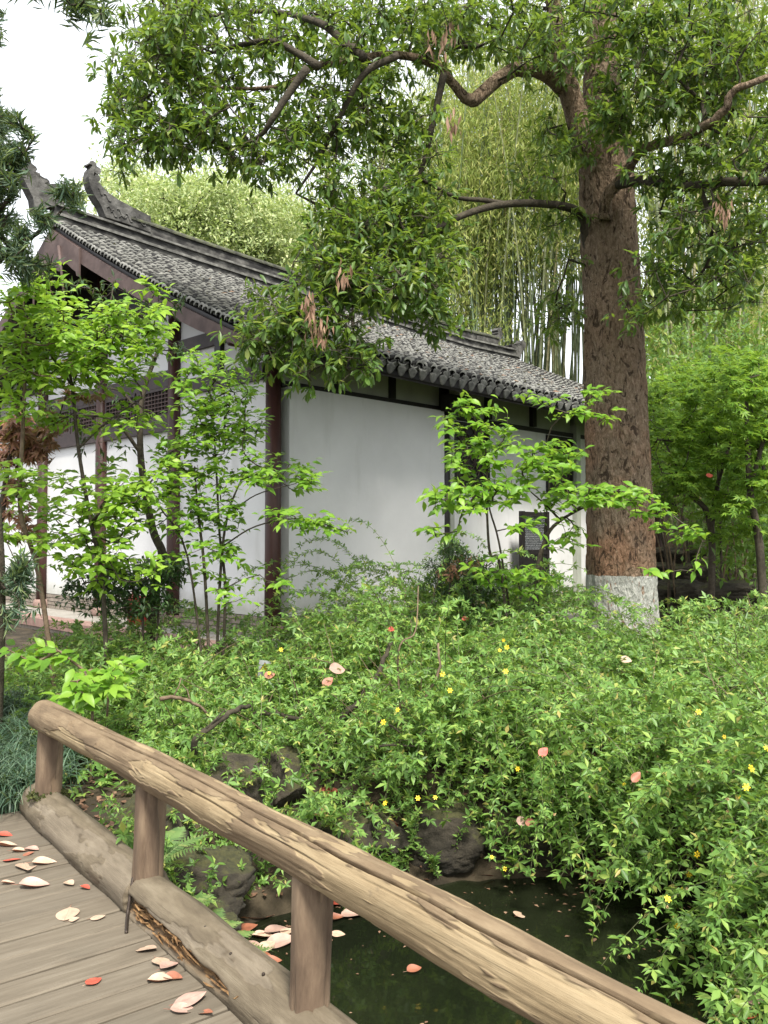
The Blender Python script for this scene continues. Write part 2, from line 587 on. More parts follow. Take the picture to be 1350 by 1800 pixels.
def fallen_mat(name, c, back):
    m, nt, b, _ = new_mat(name)
    tc = coords(nt, (1, 1, 1), True)
    sp = nd(nt, 'ShaderNodeSeparateXYZ')
    nt.links.new(tc, sp.inputs[0])
    rib = math_n(nt, 'LESS_THAN', math_n(nt, 'ABSOLUTE', sp.outputs['Y']), .012)
    n = noise_t(nt, coords(nt, (1, 1, 1), True, True), 4, 5)
    cc = ramp(nt, n, [(.3, tuple(x * .75 for x in c)), (.6, c), (.8, tuple(min(1, x * 1.15) for x in c))])
    spots = ramp(nt, noise_t(nt, coords(nt, (1, 1, 1), True, True), 9, 3), [(.66, (0, 0, 0)), (.72, (1, 1, 1))])
    cc = mixc(nt, math_n(nt, 'MULTIPLY', spots, .5), cc, tuple(x * .45 for x in c))
    cc = mixc(nt, math_n(nt, 'MULTIPLY', rib, .5), cc, tuple(x * .55 for x in c))
    g = nd(nt, 'ShaderNodeNewGeometry')
    cc = mixc(nt, g.outputs['Backfacing'], cc, back)
    nt.links.new(cc, b.inputs['Base Color'])
    b.inputs['Roughness'].default_value = .55
    return m


MT['fallen_cream'] = fallen_mat('fallen_cream', (.42, .30, .215), (.26, .10, .055))
MT['fallen_pink'] = fallen_mat('fallen_pink', (.39, .25, .20), (.26, .085, .05))
MT['fallen_red'] = fallen_mat('fallen_red', (.42, .075, .045), (.5, .3, .2))
MT['fallen_rust'] = fallen_mat('fallen_rust', (.27, .10, .055), (.4, .25, .17))
MT['yellow'] = leaf_mat('yellow', [(0, (.75, .50, .02)), (1, (.85, .66, .05))], 0.0, .5)
MT['withered'] = leaf_mat('withered', [(0, (.45, .28, .13)), (1, (.62, .45, .26))], 0.0, .6)
MT['iron'] = flat('iron', (.05, .038, .03), .6, .4, .6)
MT['red_paint'] = flat('red_paint', (.26, .012, .012), .35, .5)
MT['sign_white'] = flat('sign_white', (.27, .28, .28), .5)
MT['sign_yellow'] = flat('sign_yellow', (.72, .47, .03), .5)
MT['sign_black'] = flat('sign_black', (.012, .012, .012), .5)
MT['moss'] = leaf_mat('moss', [(0, (.03, .04, .01)), (1, (.08, .085, .02))], 0.0, .9)
MT['culm'] = None


def culm_mat():
    m, nt, b, _ = new_mat('bamboo_culm')
    oi = nd(nt, 'ShaderNodeObjectInfo')
    c = ramp(nt, oi.outputs['Random'], [(0, (.07, .105, .055)), (.4, (.11, .15, .06)), (.75, (.16, .17, .07)), (1, (.24, .20, .09))])
    n = noise_t(nt, coords(nt, (1, 1, .3), True, True), 2.5, 4)
    c = mixc(nt, ramp(nt, n, [(.5, (0, 0, 0)), (.7, (.35, .35, .35))]), c, (.16, .17, .12))
    nt.links.new(c, b.inputs['Base Color'])
    b.inputs['Roughness'].default_value = .45
    return m


MT['culm'] = culm_mat()


# ------------------------------------------------------------------ leaf and branch tools
def unit(a):
    return a / (np.linalg.norm(a, axis=-1, keepdims=True) + 1e-9)


# templates: x along the leaf 0..1, y across -0.5..0.5, z out of the leaf
T_DIAMOND = (np.array([(0, 0, 0), (.45, .5, .05), (1, 0, -.10), (.45, -.5, .05)], float),
             np.array([(0, 2, 1), (0, 3, 2)]))
T_LEAF = (np.array([(0, 0, 0), (.38, .5, .07), (.45, 0, 0), (.38, -.5, .07), (1, 0, -.14)], float),
          np.array([(0, 2, 1), (2, 4, 1), (0, 3, 2), (2, 3, 4)]))


def ovate():
    mid = [(0, 0, 0), (.12, 0, 0.0), (.4, 0, .015), (.7, 0, -.03), (1.0, 0, -.16)]
    up = [(.16, .30, .05), (.4, .5, .075), (.68, .33, .02)]
    dn = [(x, -y, z) for x, y, z in up]
    V = np.array(mid + up + dn, float)
    Fc = []
    for e, flip in ((5, 0), (8, 1)):
        tr = [(1, 2, e), (2, e + 1, e), (2, 3, e + 1), (3, e + 2, e + 1), (3, 4, e + 2), (0, 1, e)]
        Fc += [t if not flip else t[::-1] for t in tr]
    return V, np.array(Fc)


T_OVATE = ovate()
T_BLUNT = (np.array([(0, 0, 0), (.40, .40, .05), (.76, .46, .0), (1, 0, -.12), (.76, -.46, .0), (.40, -.40, .05), (.55, 0, -.015)], float),
           np.array([(0, 6, 1), (1, 6, 2), (6, 3, 2), (6, 4, 3), (5, 4, 6), (0, 5, 6)]))


def trifoliate():
    V, Fc = [], []
    for ang, ln, x0 in ((0, 1.0, .12), (62, .72, .10), (-62, .72, .10)):
        b = len(V)
        ca, sa = math.cos(math.radians(ang)), math.sin(math.radians(ang))
        for (x, y, z) in ((0, 0, 0), (.45, .19, .05), (1, 0, -.10), (.45, -.19, .05)):
            X, Y = x0 + x * ln * ca - y * ln * sa, x * ln * sa + y * ln * ca
            if ang == 0 and x == 0: X = 0
            V.append((X * .88, Y, z))
        Fc += [(b, b + 2, b + 1), (b, b + 3, b + 2)]
    return np.array(V, float), np.array(Fc)


T_TRI = trifoliate()


def palmate():
    V, Fc = [], []
    for ang, ln in ((0, 1), (38, .9), (-38, .9), (78, .68), (-78, .68)):
        b = len(V)
        ca, sa = math.cos(math.radians(ang)), math.sin(math.radians(ang))
        for (x, y, z) in ((0, 0, 0), (.42, .13, .04), (1, 0, -.12), (.42, -.13, .04)):
            V.append((x * ln * ca - y * ln * sa, x * ln * sa + y * ln * ca, z * ln))
        Fc += [(b, b + 2, b + 1), (b, b + 3, b + 2)]
    return np.array(V, float), np.array(Fc)


T_PALM = palmate()


def leaf_geo(tm, P, D, N, L, W):
    V0, F0 = tm
    D = unit(D)
    S = unit(np.cross(N, D))
    N = np.cross(D, S)
    n, k = len(P), len(V0)
    V = (P[:, None, :] + V0[None, :, 0, None] * (L[:, None] * D)[:, None, :]
         + V0[None, :, 1, None] * (W[:, None] * S)[:, None, :]
         + V0[None, :, 2, None] * (L[:, None] * N)[:, None, :])
    Fc = F0[None] + (np.arange(n) * k)[:, None, None]
    return V.reshape(-1, 3), Fc.reshape(-1, F0.shape[1])


def leaf_part(name, tm, fr, mat, parent, kind='stuff'):
    P, D, N, L, W = fr
    V, Fc = leaf_geo(tm, P, D, N, L, W)
    o = inst(name, np_mesh(name, V, Fc, mat), parent)
    if kind: o['kind'] = kind
    return o


def rand_dir(n, zlo=-1.0, zhi=1.0):
    z = rng.uniform(zlo, zhi, n)
    a = rng.uniform(0, 2 * math.pi, n)
    r = np.sqrt(1 - z * z)
    return np.stack([r * np.cos(a), r * np.sin(a), z], 1)


def catmull(pts, per=5):
    P = [np.array(p, float) for p in pts]
    P = [2 * P[0] - P[1]] + P + [2 * P[-1] - P[-2]]
    out = []
    for i in range(1, len(P) - 2):
        for k in range(per):
            t = k / per
            out.append(.5 * ((2 * P[i]) + (-P[i - 1] + P[i + 1]) * t + (2 * P[i - 1] - 5 * P[i] + 4 * P[i + 1] - P[i + 2]) * t * t
                             + (-P[i - 1] + 3 * P[i] - 3 * P[i + 1] + P[i + 2]) * t ** 3))
    out.append(P[-2])
    return np.array(out)


class Wood:
    """a branching skeleton; branches grow from the nearest wood towards the points that carry leaves"""
    def __init__(self):
        self.P, self.par, self.fix, self.br = [], [], [], []
        self.tips = []           # (position, direction, node)

    def limb(self, pts, rads, per=5, root=None):
        if root is None and self.P:
            d = np.linalg.norm(np.array(self.P) - np.array(pts[0], float), axis=1)
            root = int(d.argmin())
        C = catmull(pts, per)
        R = np.interp(np.linspace(0, 1, len(C)), np.linspace(0, 1, len(rads)), rads)
        prev = -1 if root is None else root
        ids = []
        for p, r in zip(C, R):
            self.P.append(p); self.par.append(prev); self.fix.append(float(r))
            prev = len(self.P) - 1
            ids.append(prev)
        self.br.append(ids)
        return ids

    def attract(self, pts, step=.2, wob=.06, sag=.0, maxlen=None):
        pts = np.asarray(pts, float)
        base = np.array(self.P)
        d0 = np.array([np.linalg.norm(base - p, axis=1).min() for p in pts])
        buf = np.zeros((len(self.P) + len(pts) * 14 + 10, 3))
        buf[:len(self.P)] = base
        n = len(self.P)
        for k in np.argsort(d0):
            p = pts[k]
            dd = np.linalg.norm(buf[:n] - p, axis=1)
            # favour wood that lies lower and nearer the stem, so twigs fork forwards
            j = int((dd + .35 * np.clip(buf[:n, 2] - p[2], 0, None)).argmin())
            d = dd[j]
            if d < .02: continue
            m = int(min(12, max(2, round(d / step))))
            a = np.array(self.P[j])
            ids = [j]
            side = rng.normal(0, wob * d, 3)
            side[2] += sag * d
            prev = j
            for i in range(1, m + 1):
                t = i / m
                q = a + (p - a) * t + side * (4 * t * (1 - t)) * .5 + (rng.normal(0, .012, 3) if i < m else 0)
                self.P.append(q); self.par.append(prev); self.fix.append(0.0)
                buf[n] = q
                n += 1
                prev = n - 1
                ids.append(prev)
            self.br.append(ids)
            dr = self.P[ids[-1]] - self.P[ids[-2]]
            self.tips.append((p, dr / (np.linalg.norm(dr) + 1e-9), prev))

    def radii(self, rmin, power=.5, rmax=.05):
        cnt = np.zeros(len(self.P))
        for _, _, i in self.tips: cnt[i] += 1
        for i in range(len(self.P) - 1, -1, -1):
            if self.par[i] >= 0: cnt[self.par[i]] += max(cnt[i], .0)
        r = np.minimum(rmin * np.maximum(cnt, 1) ** power, rmax)
        return np.where(np.array(self.fix) > 0, np.array(self.fix), r)

    def build(self, name, mat, parent, rmin=.004, power=.45, n_big=10, n_small=4, rmax=.05, thick=None):
        R = self.radii(rmin, power, rmax)
        mb = MB()
        for ids in self.br:
            if thick and max(R[i] for i in ids[1:]) > .07 and len(ids) > 12:
                m2 = MB()
                m2.tube([np.array(self.P[i]) + rng.normal(0, .004, 3) for i in ids], [R[i] for i in ids], 22)
                m2.build('limb', thick, parent, smooth=True)
                continue
            r = [min(R[i], R[ids[1]] * 1.25) if (k == 0 and len(ids) > 1) else R[i] for k, i in enumerate(ids)]
            mb.tube([self.P[i] for i in ids], r, n_big if max(r) > .03 else (6 if max(r) > .012 else n_small), cap=max(r) > .03)
        return mb.build(name, mat, parent, smooth=True)

    def tip_arrays(self):
        return np.array([t[0] for t in self.tips]), np.array([t[1] for t in self.tips])


def whorls(tp, td, per, L, ratio, spread=.75, droop=.35, back=.0, jitter=.03):
    """leaves bunched round each shoot tip; returns frames for leaf_part"""
    n = len(tp)
    k = rng.integers(per[0], per[1] + 1, n)
    idx = np.repeat(np.arange(n), k)
    P, T = tp[idx], td[idx]
    D = unit(T * (1 - spread) + rand_dir(len(idx)) * spread + np.array([0, 0, -droop]))
    P = P + rng.normal(0, jitter, P.shape) - T * (rng.random(len(idx)) * back)[:, None]
    N = unit(np.array([0, -.35, 1.0]) + rng.normal(0, .35, P.shape))
    Ls = rng.uniform(L[0], L[1], len(idx))
    return P, D, N, Ls, Ls * ratio * rng.uniform(.85, 1.15, len(idx))


def along(tp, td, count, seg, L, ratio, droop=.25, flat_=.8):
    """leaves in two ranks along the last stretch of each twig"""
    n = len(tp)
    k = rng.integers(count[0], count[1] + 1, n)
    idx = np.repeat(np.arange(n), k)
    j = np.concatenate([np.arange(c) for c in k])
    kk = k[idx]
    u = j / np.maximum(kk - 1, 1)
    T = unit(td * np.array([1, 1, .5]))[idx]
    s = np.where(j % 2 == 0, 1.0, -1.0)
    side = unit(np.cross(T, np.array([0, 0, 1.0]) + rng.normal(0, .2, T.shape))) * s[:, None]
    P = tp[idx] - T * (seg * (1 - u))[:, None] + rng.normal(0, .006, T.shape)
    last = (j == kk - 1)[:, None]
    D = np.where(last, T, unit(T * .55 + side * .8)) + np.array([0, 0, -droop]) + rng.normal(0, .2, T.shape)
    N = unit(np.array([0, -.55, 1.0]) * flat_ + rng.normal(0, .25, P.shape))
    Ls = rng.uniform(L[0], L[1], len(idx)) * (1 - .25 * (u - .5) ** 2)
    return P, unit(D), N, Ls, Ls * ratio * rng.uniform(.9, 1.1, len(idx))


def leaf_objects(name, tm, fr, mat, parent, most=300, seed_mesh=[None]):
    """the leaves that show largest as objects of their own, the rest as one part"""
    P, D, N, L, W = fr
    x, y, d = proj(P)
    vis = (x > -20) & (x < 1370) & (y > -20) & (y < 1820) & (d > .3)
    score = np.where(vis, L / d, 0)
    order = np.argsort(-score)
    big = order[:most]
    rest = order[most:]
    V0, F0 = tm
    me = np_mesh(name, V0, F0, mat)
    D = unit(D)
    S = unit(np.cross(N, D))
    N2 = np.cross(D, S)
    for i in big:
        m = Matrix.Identity(4)
        for r in range(3):
            m[r][0] = D[i][r] * L[i]
            m[r][1] = S[i][r] * W[i]
            m[r][2] = N2[i][r] * L[i]
            m[r][3] = P[i][r]
        inst(name, me, parent, m)
    if len(rest):
        leaf_part('foliage', tm, tuple(a[rest] for a in fr), mat, parent)


def blobs(specs, total_scale=1.0, dens=None):
    """points inside ellipses given in photograph pixels with a depth range (x, y, rx, ry, d0, d1, n)"""
    out = []
    for (x, y, rx, ry, d0, d1, n) in specs:
        for _ in range(int(n * total_scale)):
            a, r = random.uniform(0, 2 * math.pi), math.sqrt(random.random())
            out.append(px(x + rx * r * math.cos(a), y + ry * r * math.sin(a), random.uniform(d0, d1)))
    return np.array([tuple(p) for p in out])


# ------------------------------------------------------------------ ground, pond
POND = np.array([(-4.5, -3), (-3.2, 1.2), (-1.6, 3.3), (-.66, 4.1), (-.80, 4.6), (-.85, 5.0), (-.48, 5.3), (.5, 5.7), (1.7, 5.85), (2.5, 5.5),
                 (2.85, 4.6), (2.75, 3.4), (2.6, 2), (3.4, -3)], float)
WATER_Z = -.70


def pond_dist(X, Y):
    """distance to the pond's edge, positive on land"""
    d = np.full(X.shape, 1e9)
    inside = np.zeros(X.shape, bool)
    n = len(POND)
    for i in range(n):
        a, b = POND[i], POND[(i + 1) % n]
        e = b - a
        t = np.clip(((X - a[0]) * e[0] + (Y - a[1]) * e[1]) / (e @ e), 0, 1)
        d = np.minimum(d, np.hypot(X - a[0] - t * e[0], Y - a[1] - t * e[1]))
        c = ((a[1] > Y) != (b[1] > Y)) & (X < (b[0] - a[0]) * (Y - a[1]) / (b[1] - a[1] + 1e-12) + a[0])
        inside ^= c
    return np.where(inside, -d, d)


def sst(x):
    x = np.clip(x, 0, 1)
    return x * x * (3 - 2 * x)


def ground_z(X, Y):
    X, Y = np.asarray(X, float), np.asarray(Y, float)
    d = pond_dist(X, Y)
    w = .10 * np.sin(X * 2.3 + Y * 1.1) + .08 * np.sin(X * 4.1 - Y * 3.3 + 1.0) + .05 * np.sin(X * 8.3 + Y * 6.7)
    z = -1.15 + .55 * sst((d + .35) / .55) + .52 * sst((d - .22 + w * .5) / .45)
    z = z + .16 * sst((d - .7) / 3.0) + .04 * w * sst(d)
    hill = np.clip(Y - 13.5, 0, 30) * .20 * sst((X - 4.5 - (Y - 14) * .05) / 3.0)
    hill2 = np.clip(Y - 27, 0, 60) * .12
    return z + hill + hill2


def axis_pts(lo, a, b, hi, step, grow=1.25):
    m = list(np.arange(a, b + 1e-6, step))
    s = step
    p = a
    L = []
    while p > lo:
        s *= grow; p -= s; L.append(p)
    s = step
    p = b
    R_ = []
    while p < hi:
        s *= grow; p += s; R_.append(p)
    return np.array(L[::-1] + m + R_)


gx = axis_pts(-400, -5, 8, 400, .11)
gy = axis_pts(-30, 0, 12, 600, .11)
GX, GY = np.meshgrid(gx, gy)
GZ = ground_z(GX, GY) + .012 * rng.normal(size=GX.shape) * (np.abs(GX) < 9)
V = np.stack([GX.ravel(), GY.ravel(), GZ.ravel()], 1)
nx_, ny_ = len(gx), len(gy)
ii = (np.arange(ny_ - 1)[:, None] * nx_ + np.arange(nx_ - 1)[None]).ravel()
ground = inst('ground', np_mesh('ground', V, np.stack([ii, ii + 1, ii + nx_ + 1, ii + nx_], 1), MT['soil'], True))
tag(ground, 'dark soil bank and garden ground under the shrubs', kind='structure')
mb = MB()
mb.add([(-6, -4, WATER_Z), (6, -4, WATER_Z), (6, 7.5, WATER_Z), (-6, 7.5, WATER_Z)], [(0, 1, 2, 3)])
water = mb.build('water', MT['water'])
tag(water, 'still dark green pond water below the bridge', kind='structure')


def gz(x, y):
    return float(ground_z(np.array([x]), np.array([y]))[0])


# ------------------------------------------------------------------ footbridge
RD = Vector((.613, -.790, 0)).normalized()         # along the bridge, towards the camera's right
RN = Vector((-.790, -.613, 0)).normalized()        # from the rail across the deck
P1, P2, P3 = Vector((-1.89, 4.85, 0)), Vector((-1.02, 3.72, 0)), Vector((-.236, 2.72, 0))
P4 = P3 + RD * 1.30
bridge = empty('footbridge', (P2.x, P2.y, 0), 'wooden footbridge with plank deck and round log handrail over the pond', 'bridge')

# planks, each a board of its own
q = -.02
k = 0
p_start = P1 - RD * .28
pos = 0.0
widths = []
while pos < 7.2:
    w = random.choice([.155, .165, .175, .18, .17, .15])
    widths.append((pos, w)); pos += w
for (s0, w) in widths:
    mbp = MB()
    gap = random.choice((.008, .011, .015, .020))
    n0 = -.04 + random.uniform(-.02, .01)
    n1 = 2.35
    N = 14
    rows = []
    hw = w / 2 - gap / 2
    dz = random.uniform(-.004, .003)
    ph = random.uniform(0, 6)
    for i in range(N + 1):
        t = n0 + (n1 - n0) * i / N
        e = .0018 * math.sin(t * 9 + ph) + .001 * math.sin(t * 23 + ph * 2)
        e2 = .0018 * math.sin(t * 8 + ph * 1.7)
        b_ = .006
        rows.append([(t, -hw + e, -.05), (t, -hw + e, -b_), (t, -hw + b_ + e, 0), (t, hw - b_ + e2, 0), (t, hw + e2, -b_), (t, hw + e2, -.05)])
    vv = [p for r in rows for p in r]
    ff = []
    for i in range(N):
        for j in range(5):
            a = i * 6 + j
            ff.append((a, a + 6, a + 7, a + 1))
    ff.append(tuple(range(6)))
    ff.append(tuple(N * 6 + 5 - j for j in range(6)))
    mbp.add(vv, ff)
    c = p_start + RD * (s0 + w / 2)
    o = inst('plank', mbp.mesh('plank', MT['plank']), bridge, frame(Vector((c.x, c.y, dz)), RN, (0, 0, 1)))
mbs = MB()
for off in (.06, 1.15, 2.2):
    a = p_start + RN * off
    b_ = p_start + RD * 7.1 + RN * off
    for sgn in (0,):
        h = .06
        A = [a + RN * -h, a + RN * h, b_ + RN * h, b_ + RN * -h]
        mb1 = MB()
        mb1.hexa([(p.x, p.y, -.24) for p in A] + [(p.x, p.y, -.062) for p in A])
        mb1.build('bearer_beam', MT['log_post'], bridge)


def log_obj(name, p0, p1, r0, r1, mat, parent, nseg=90, nside=64, cracks=(), bend=(0, 0), lump=.004, seed=0, rot=None, capr=.8, knots=()):
    p0, p1 = Vector(p0), Vector(p1)
    L = (p1 - p0).length
    rs = np.random.default_rng(seed)
    xs = np.linspace(0, 1, nseg + 1)
    ph = np.arange(nside) * 2 * np.pi / nside
    X, PH = np.meshgrid(xs, ph, indexing='ij')
    R = r0 + (r1 - r0) * X
    a = rs.uniform(0, 6.28, 8)
    R = R + lump * (np.sin(X * L * 4 + a[0] + np.sin(PH + a[1])) + .6 * np.sin(X * L * 9 + 2 * PH + a[2]) + .8 * np.sin(3 * PH + a[3] + X * L * 1.3)
                    + .35 * np.sin(7 * PH + a[4] + X * L * 2))
    R = R + .0006 * np.sin(23 * PH + 3 * np.sin(X * L * 1.5 + a[5])) * np.sin(X * L * 3 + a[6])
    for (phi, dep, wid, x0, x1) in cracks:
        c = phi + .10 * np.sin(X * L * 2.1 + a[7]) + .03 * np.sin(X * L * 11 + a[2])
        dd = np.angle(np.exp(1j * (PH - c)))
        amp = np.clip((X - x0) / .08, 0, 1) * np.clip((x1 - X) / .08, 0, 1)
        R = R - dep * amp * np.exp(-(dd / wid) ** 2)
    for (kx, kphi, kr) in knots:
        dd = np.angle(np.exp(1j * (PH - kphi))) * R / kr
        de = (X - kx) * L / kr
        q2 = dd ** 2 + de ** 2
        R = R + .010 * np.exp(-q2) - .012 * np.exp(-q2 * 6)
    # skin that has peeled away in patches leaves a shallow step
    peel = np.zeros_like(R)
    pf = np.zeros_like(R)
    for i_ in range(nseg + 1):
        for k_ in range(nside):
            vv_ = Vector((X[i_, k_] * L * 1.5 + seed * 7.1, math.cos(ph[k_]) * .8, math.sin(ph[k_]) * .8))
            pf[i_, k_] = mnoise.noise(vv_) + .38 * mnoise.noise(Vector((vv_.x * 4.2, vv_.y * 4, vv_.z * 4))) + .16 * mnoise.noise(Vector((vv_.x * 15, vv_.y * 11, vv_.z * 11)))
    pf = pf * .8 + .24 * np.cos(PH - 3.1) - .19
    peel = sst((pf - .02) / .16)
    R = R - .0032 * peel
    rotv = np.zeros_like(R)
    if rot is not None:
        phi, wid, x1 = rot
        dd = np.angle(np.exp(1j * (PH - phi)))
        rag = .25 * np.sin(X * L * 17) + .2 * np.sin(X * L * 41 + 1) + .3 * np.sin(X * L * 6.3)
        msk = sst((wid * (1 - .35 * X / x1) * (1 + .25 * rag) - np.abs(dd)) / .16) * sst((x1 - X) / .05)
        R = R - msk * (.042 + .010 * np.sin(PH * 31 + X * 60) + .008 * np.sin(X * L * 55 + PH * 9))
        rotv = msk
    Yc = bend[0] * np.sin(np.pi * X) * 1.0
    Zc = bend[1] * np.sin(np.pi * X) * 1.0
    V = np.stack([X * L, Yc + R * np.cos(PH), Zc + R * np.sin(PH)], -1).reshape(-1, 3)
    Fc = []
    i = np.arange(nseg)[:, None] * nside
    k = np.arange(nside)[None]
    k2 = (k + 1) % nside
    Fq = np.stack([i + k, i + nside + k, i + nside + k2, i + k2], -1).reshape(-1, 4)
    me_v = [tuple(v) for v in V]
    fs = [tuple(f) for f in Fq[:, ::-1]]
    nv = len(me_v)
    for end, base, sx in ((0, 0, -1), (1, nseg * nside, 1)):
        prev = [base + j for j in range(nside)]
        for fr_, dx in ((.96, .012), (.85, .020), (.5, .024)):
            ring = []
            for j in range(nside):
                v = V[base + j]
                ctr = np.array([v[0], Yc[end * nseg, 0], Zc[end * nseg, 0]])
                w_ = ctr + (v - ctr) * fr_
                ring.append(len(me_v))
                me_v.append((w_[0] + sx * (dx + .004 * math.sin(j * 1.3) * fr_), w_[1], w_[2]))
            for j in range(nside):
                j2 = (j + 1) % nside
                f = (prev[j], prev[j2], ring[j2], ring[j])
                fs.append(f if sx > 0 else f[::-1])
            prev = ring
        fs.append(tuple(prev) if sx > 0 else tuple(prev[::-1]))
    me = bpy.data.meshes.new(name)
    me.from_pydata(me_v, [], fs)
    me.materials.append(mat)
    me.polygons.foreach_set('use_smooth', [True] * len(me.polygons))
    at2 = me.attributes.new('peel', 'FLOAT', 'POINT')
    arr2 = np.zeros(len(me_v), np.float32)
    arr2[:len(V)] = peel.ravel()
    at2.data.foreach_set('value', arr2)
    at = me.attributes.new('rot', 'FLOAT', 'POINT')
    arr = np.zeros(len(me_v), np.float32)
    arr[:len(V)] = rotv.ravel()
    if rot is not None: arr[len(V):len(V) + 3 * nside] = .8
    at.data.foreach_set('value', arr)
    up = Vector((0, 0, 1)) if abs((p1 - p0).normalized().z) < .9 else Vector((.6, -.8, 0))
    return inst(name, me, parent, frame(p0, p1 - p0, up))


# local frame of a log: X along, Z up, Y = Z x X
ra = P1 - RD * .13
rail = log_obj('handrail', (ra.x, ra.y, .565), (P4 + RD * .9).to_tuple()[:2] + (.585,), .083, .078, MT['log_rail'], bridge, 560, 190,
               cracks=[(1.98, .060, .034, .20, 1.2), (1.62, .035, .034, .02, .42), (2.62, .014, .028, .34, .62), (1.2, .016, .03, .5, .8), (2.95, .012, .028, .1, .3), (2.3, .012, .028, .62, .8)], bend=(0, .02), lump=.0032, seed=3,
               knots=[(.13, 2.2, .02), (.22, 2.7, .016), (.33, 2.4, .018)])
for (p, seed, lean, r) in ((P1, 21, .012, .070), (P2, 22, .018, .070), (P3, 23, .014, .064), (P4, 24, 0, .066)):
    post = log_obj('post', (p.x - lean, p.y, -.30), (p.x + lean, p.y, .525), r * 1.04, r * .98, MT['log_post'], bridge, 110, 64,
                   cracks=[(.3 + seed, .016, .07, .1, 1.0), (2.2 + seed, .008, .06, -.1, .7), (4.0 + seed, .010, .06, .3, 1.1)], lump=.003, seed=seed,
                   knots=[(.72, 3.4 + seed * .9, .02), (.5, 1.2 + seed, .016)])
ka = P1 - RD * .20
log_obj('kerb_log', (ka.x, ka.y, .055), (P2 - RD * .015).to_tuple()[:2] + (.05,), .108, .112, MT['log_kerb'], bridge, 200, 80,
        cracks=[(1.5, .010, .06, -.1, 1.1), (2.05, .007, .05, .2, 1.1), (1.0, .007, .05, .1, .9)], lump=.004, seed=31)
kb = P2 + RD * .03
log_obj('kerb_log', (kb.x, kb.y, .045), (P4 + RD * .9).to_tuple()[:2] + (.05,), .108, .105, MT['log_kerb'], bridge, 380, 88,
        cracks=[(1.2, .014, .05, -.1, .55), (1.75, .009, .05, .1, .9), (.8, .008, .05, .0, .8)], lump=.004, seed=32, rot=(3.10, .42, .27))
# splinters in the rotted flank of the kerb log
mb = MB()
for _ in range(90):
    s_ = random.uniform(.06, 1.05)
    hgt = random.uniform(.008, .085)
    c = P2 + RD * s_ + RN * random.uniform(.060, .098)
    L_ = random.uniform(.03, .13)
    e = c + RD * L_ + RN * random.gauss(0, .006)
    mb.tube([(c.x, c.y, hgt), ((c.x + e.x) / 2, (c.y + e.y) / 2, hgt + random.gauss(0, .004)), (e.x, e.y, hgt + random.gauss(0, .008))], [.0035, .005, .0012], 4)
o = mb.build('splinters', grainy('rotten_wood', [(.3, (.05, .028, .013)), (.5, (.16, .088, .036)), (.7, (.30, .185, .08))], nscale=30, rough=.9), bridge)
o['kind'] = 'stuff'
# twisted iron rod that pins the joint of the kerb logs
rod_pts = [on_plane(222, 1640, .004), px(224, 1610, 3.60), px(229, 1575, 3.64), px(234, 1543, 3.69)]
rod_pts = [tuple(p) for p in rod_pts]
mb = MB()
C = catmull(rod_pts, 14)
mb.tube(C, [.0065 + .0014 * (i % 2) for i in range(len(C))], 8)
mb.build('iron_rod', MT['iron'], bridge, True)
# nail heads on the kerb log and the handrail
nail = MB()
nail.tube([(0, 0, -.004), (0, 0, .003), (0, 0, .005)], [.006, .006, .004], 8)
nail_me = nail.mesh('nail', MT['iron'], True)
for s_, off in ((.42, .035), (.62, .03), (.85, .045), (1.05, .03)):
    c = P2 + RD * s_ + RN * off
    inst('nail', nail_me, bridge, Matrix.Translation((c.x, c.y, .045 + math.sqrt(.106 ** 2 - off ** 2))))
# moss at the foot of the first post
mo = rng.normal(0, 1, (420, 3))
ang = rng.uniform(0, 6.28, 420)
rad = rng.uniform(.07, .105, 420)
mp_ = np.stack([P1.x + rad * np.cos(ang), P1.y + rad * np.sin(ang), .155 - (rad - .07) * .6 + rng.uniform(-.01, .012, 420)], 1)
leaf_part('moss', T_DIAMOND, (mp_, rand_dir(420, 0, 1), rand_dir(420, .2, 1), np.full(420, .022), np.full(420, .014)), MT['moss'], bridge)

# ------------------------------------------------------------------ the hall
HC = Vector((-1.44, 11.1, 0))
HA = Vector((.701, .713, 0)).normalized()          # along the front wall
HB = Vector((-.713, .701, 0)).normalized()         # into the building, along the side wall
WF = .55                                           # foot of the white walls
PLAT = .28
T_END, S_END = 10.5, 8.94
RIDGE_S = 4.47
V_MAX = 5.40


def hp(t, s, z):
    p = HC + HA * t + HB * s
    return Vector((p.x, p.y, z))


def hbox(mb, t0, t1, s0, s1, z0, z1, mi=0):
    c = [hp(t0, s0, z0), hp(t1, s0, z0), hp(t1, s1, z0), hp(t0, s1, z0)]
    d = [hp(t0, s0, z1), hp(t1, s0, z1), hp(t1, s1, z1), hp(t0, s1, z1)]
    mb.hexa(c + d, mi)


hall = empty('garden_hall', hp(0, 0, -.1), 'white walled hall with dark timber frame and grey tiled gable roof behind the shrubs', 'building')


def hpart(name, mat, *boxes, parent=None, label=None):
    m_ = MB()
    for b_ in boxes: hbox(m_, *b_)
    o = m_.build(name, mat, parent or hall)
    if label: o['label'] = label
    return o


def roof_z(t, v):
    dr = np.interp(t, [-1, 1.5, 4.2, 7.8, 9.5, 11.6], [.02, -.11, -.22, -.38, -.42, -.38])
    de = np.interp(t, [-1, -.3, 1, 6, 10, 11.6], [.06, .06, .07, .0, .0, .06])
    k = np.clip(v / V_MAX, 0, 1)
    return EYE + 4.97 - .57 * v + .012 * v * v + dr * (1 - k) + de * k


def rp(t, v, dz=0.0, back=False):
    return hp(t, RIDGE_S + v if back else RIDGE_S - v, float(roof_z(t, v)) + dz)


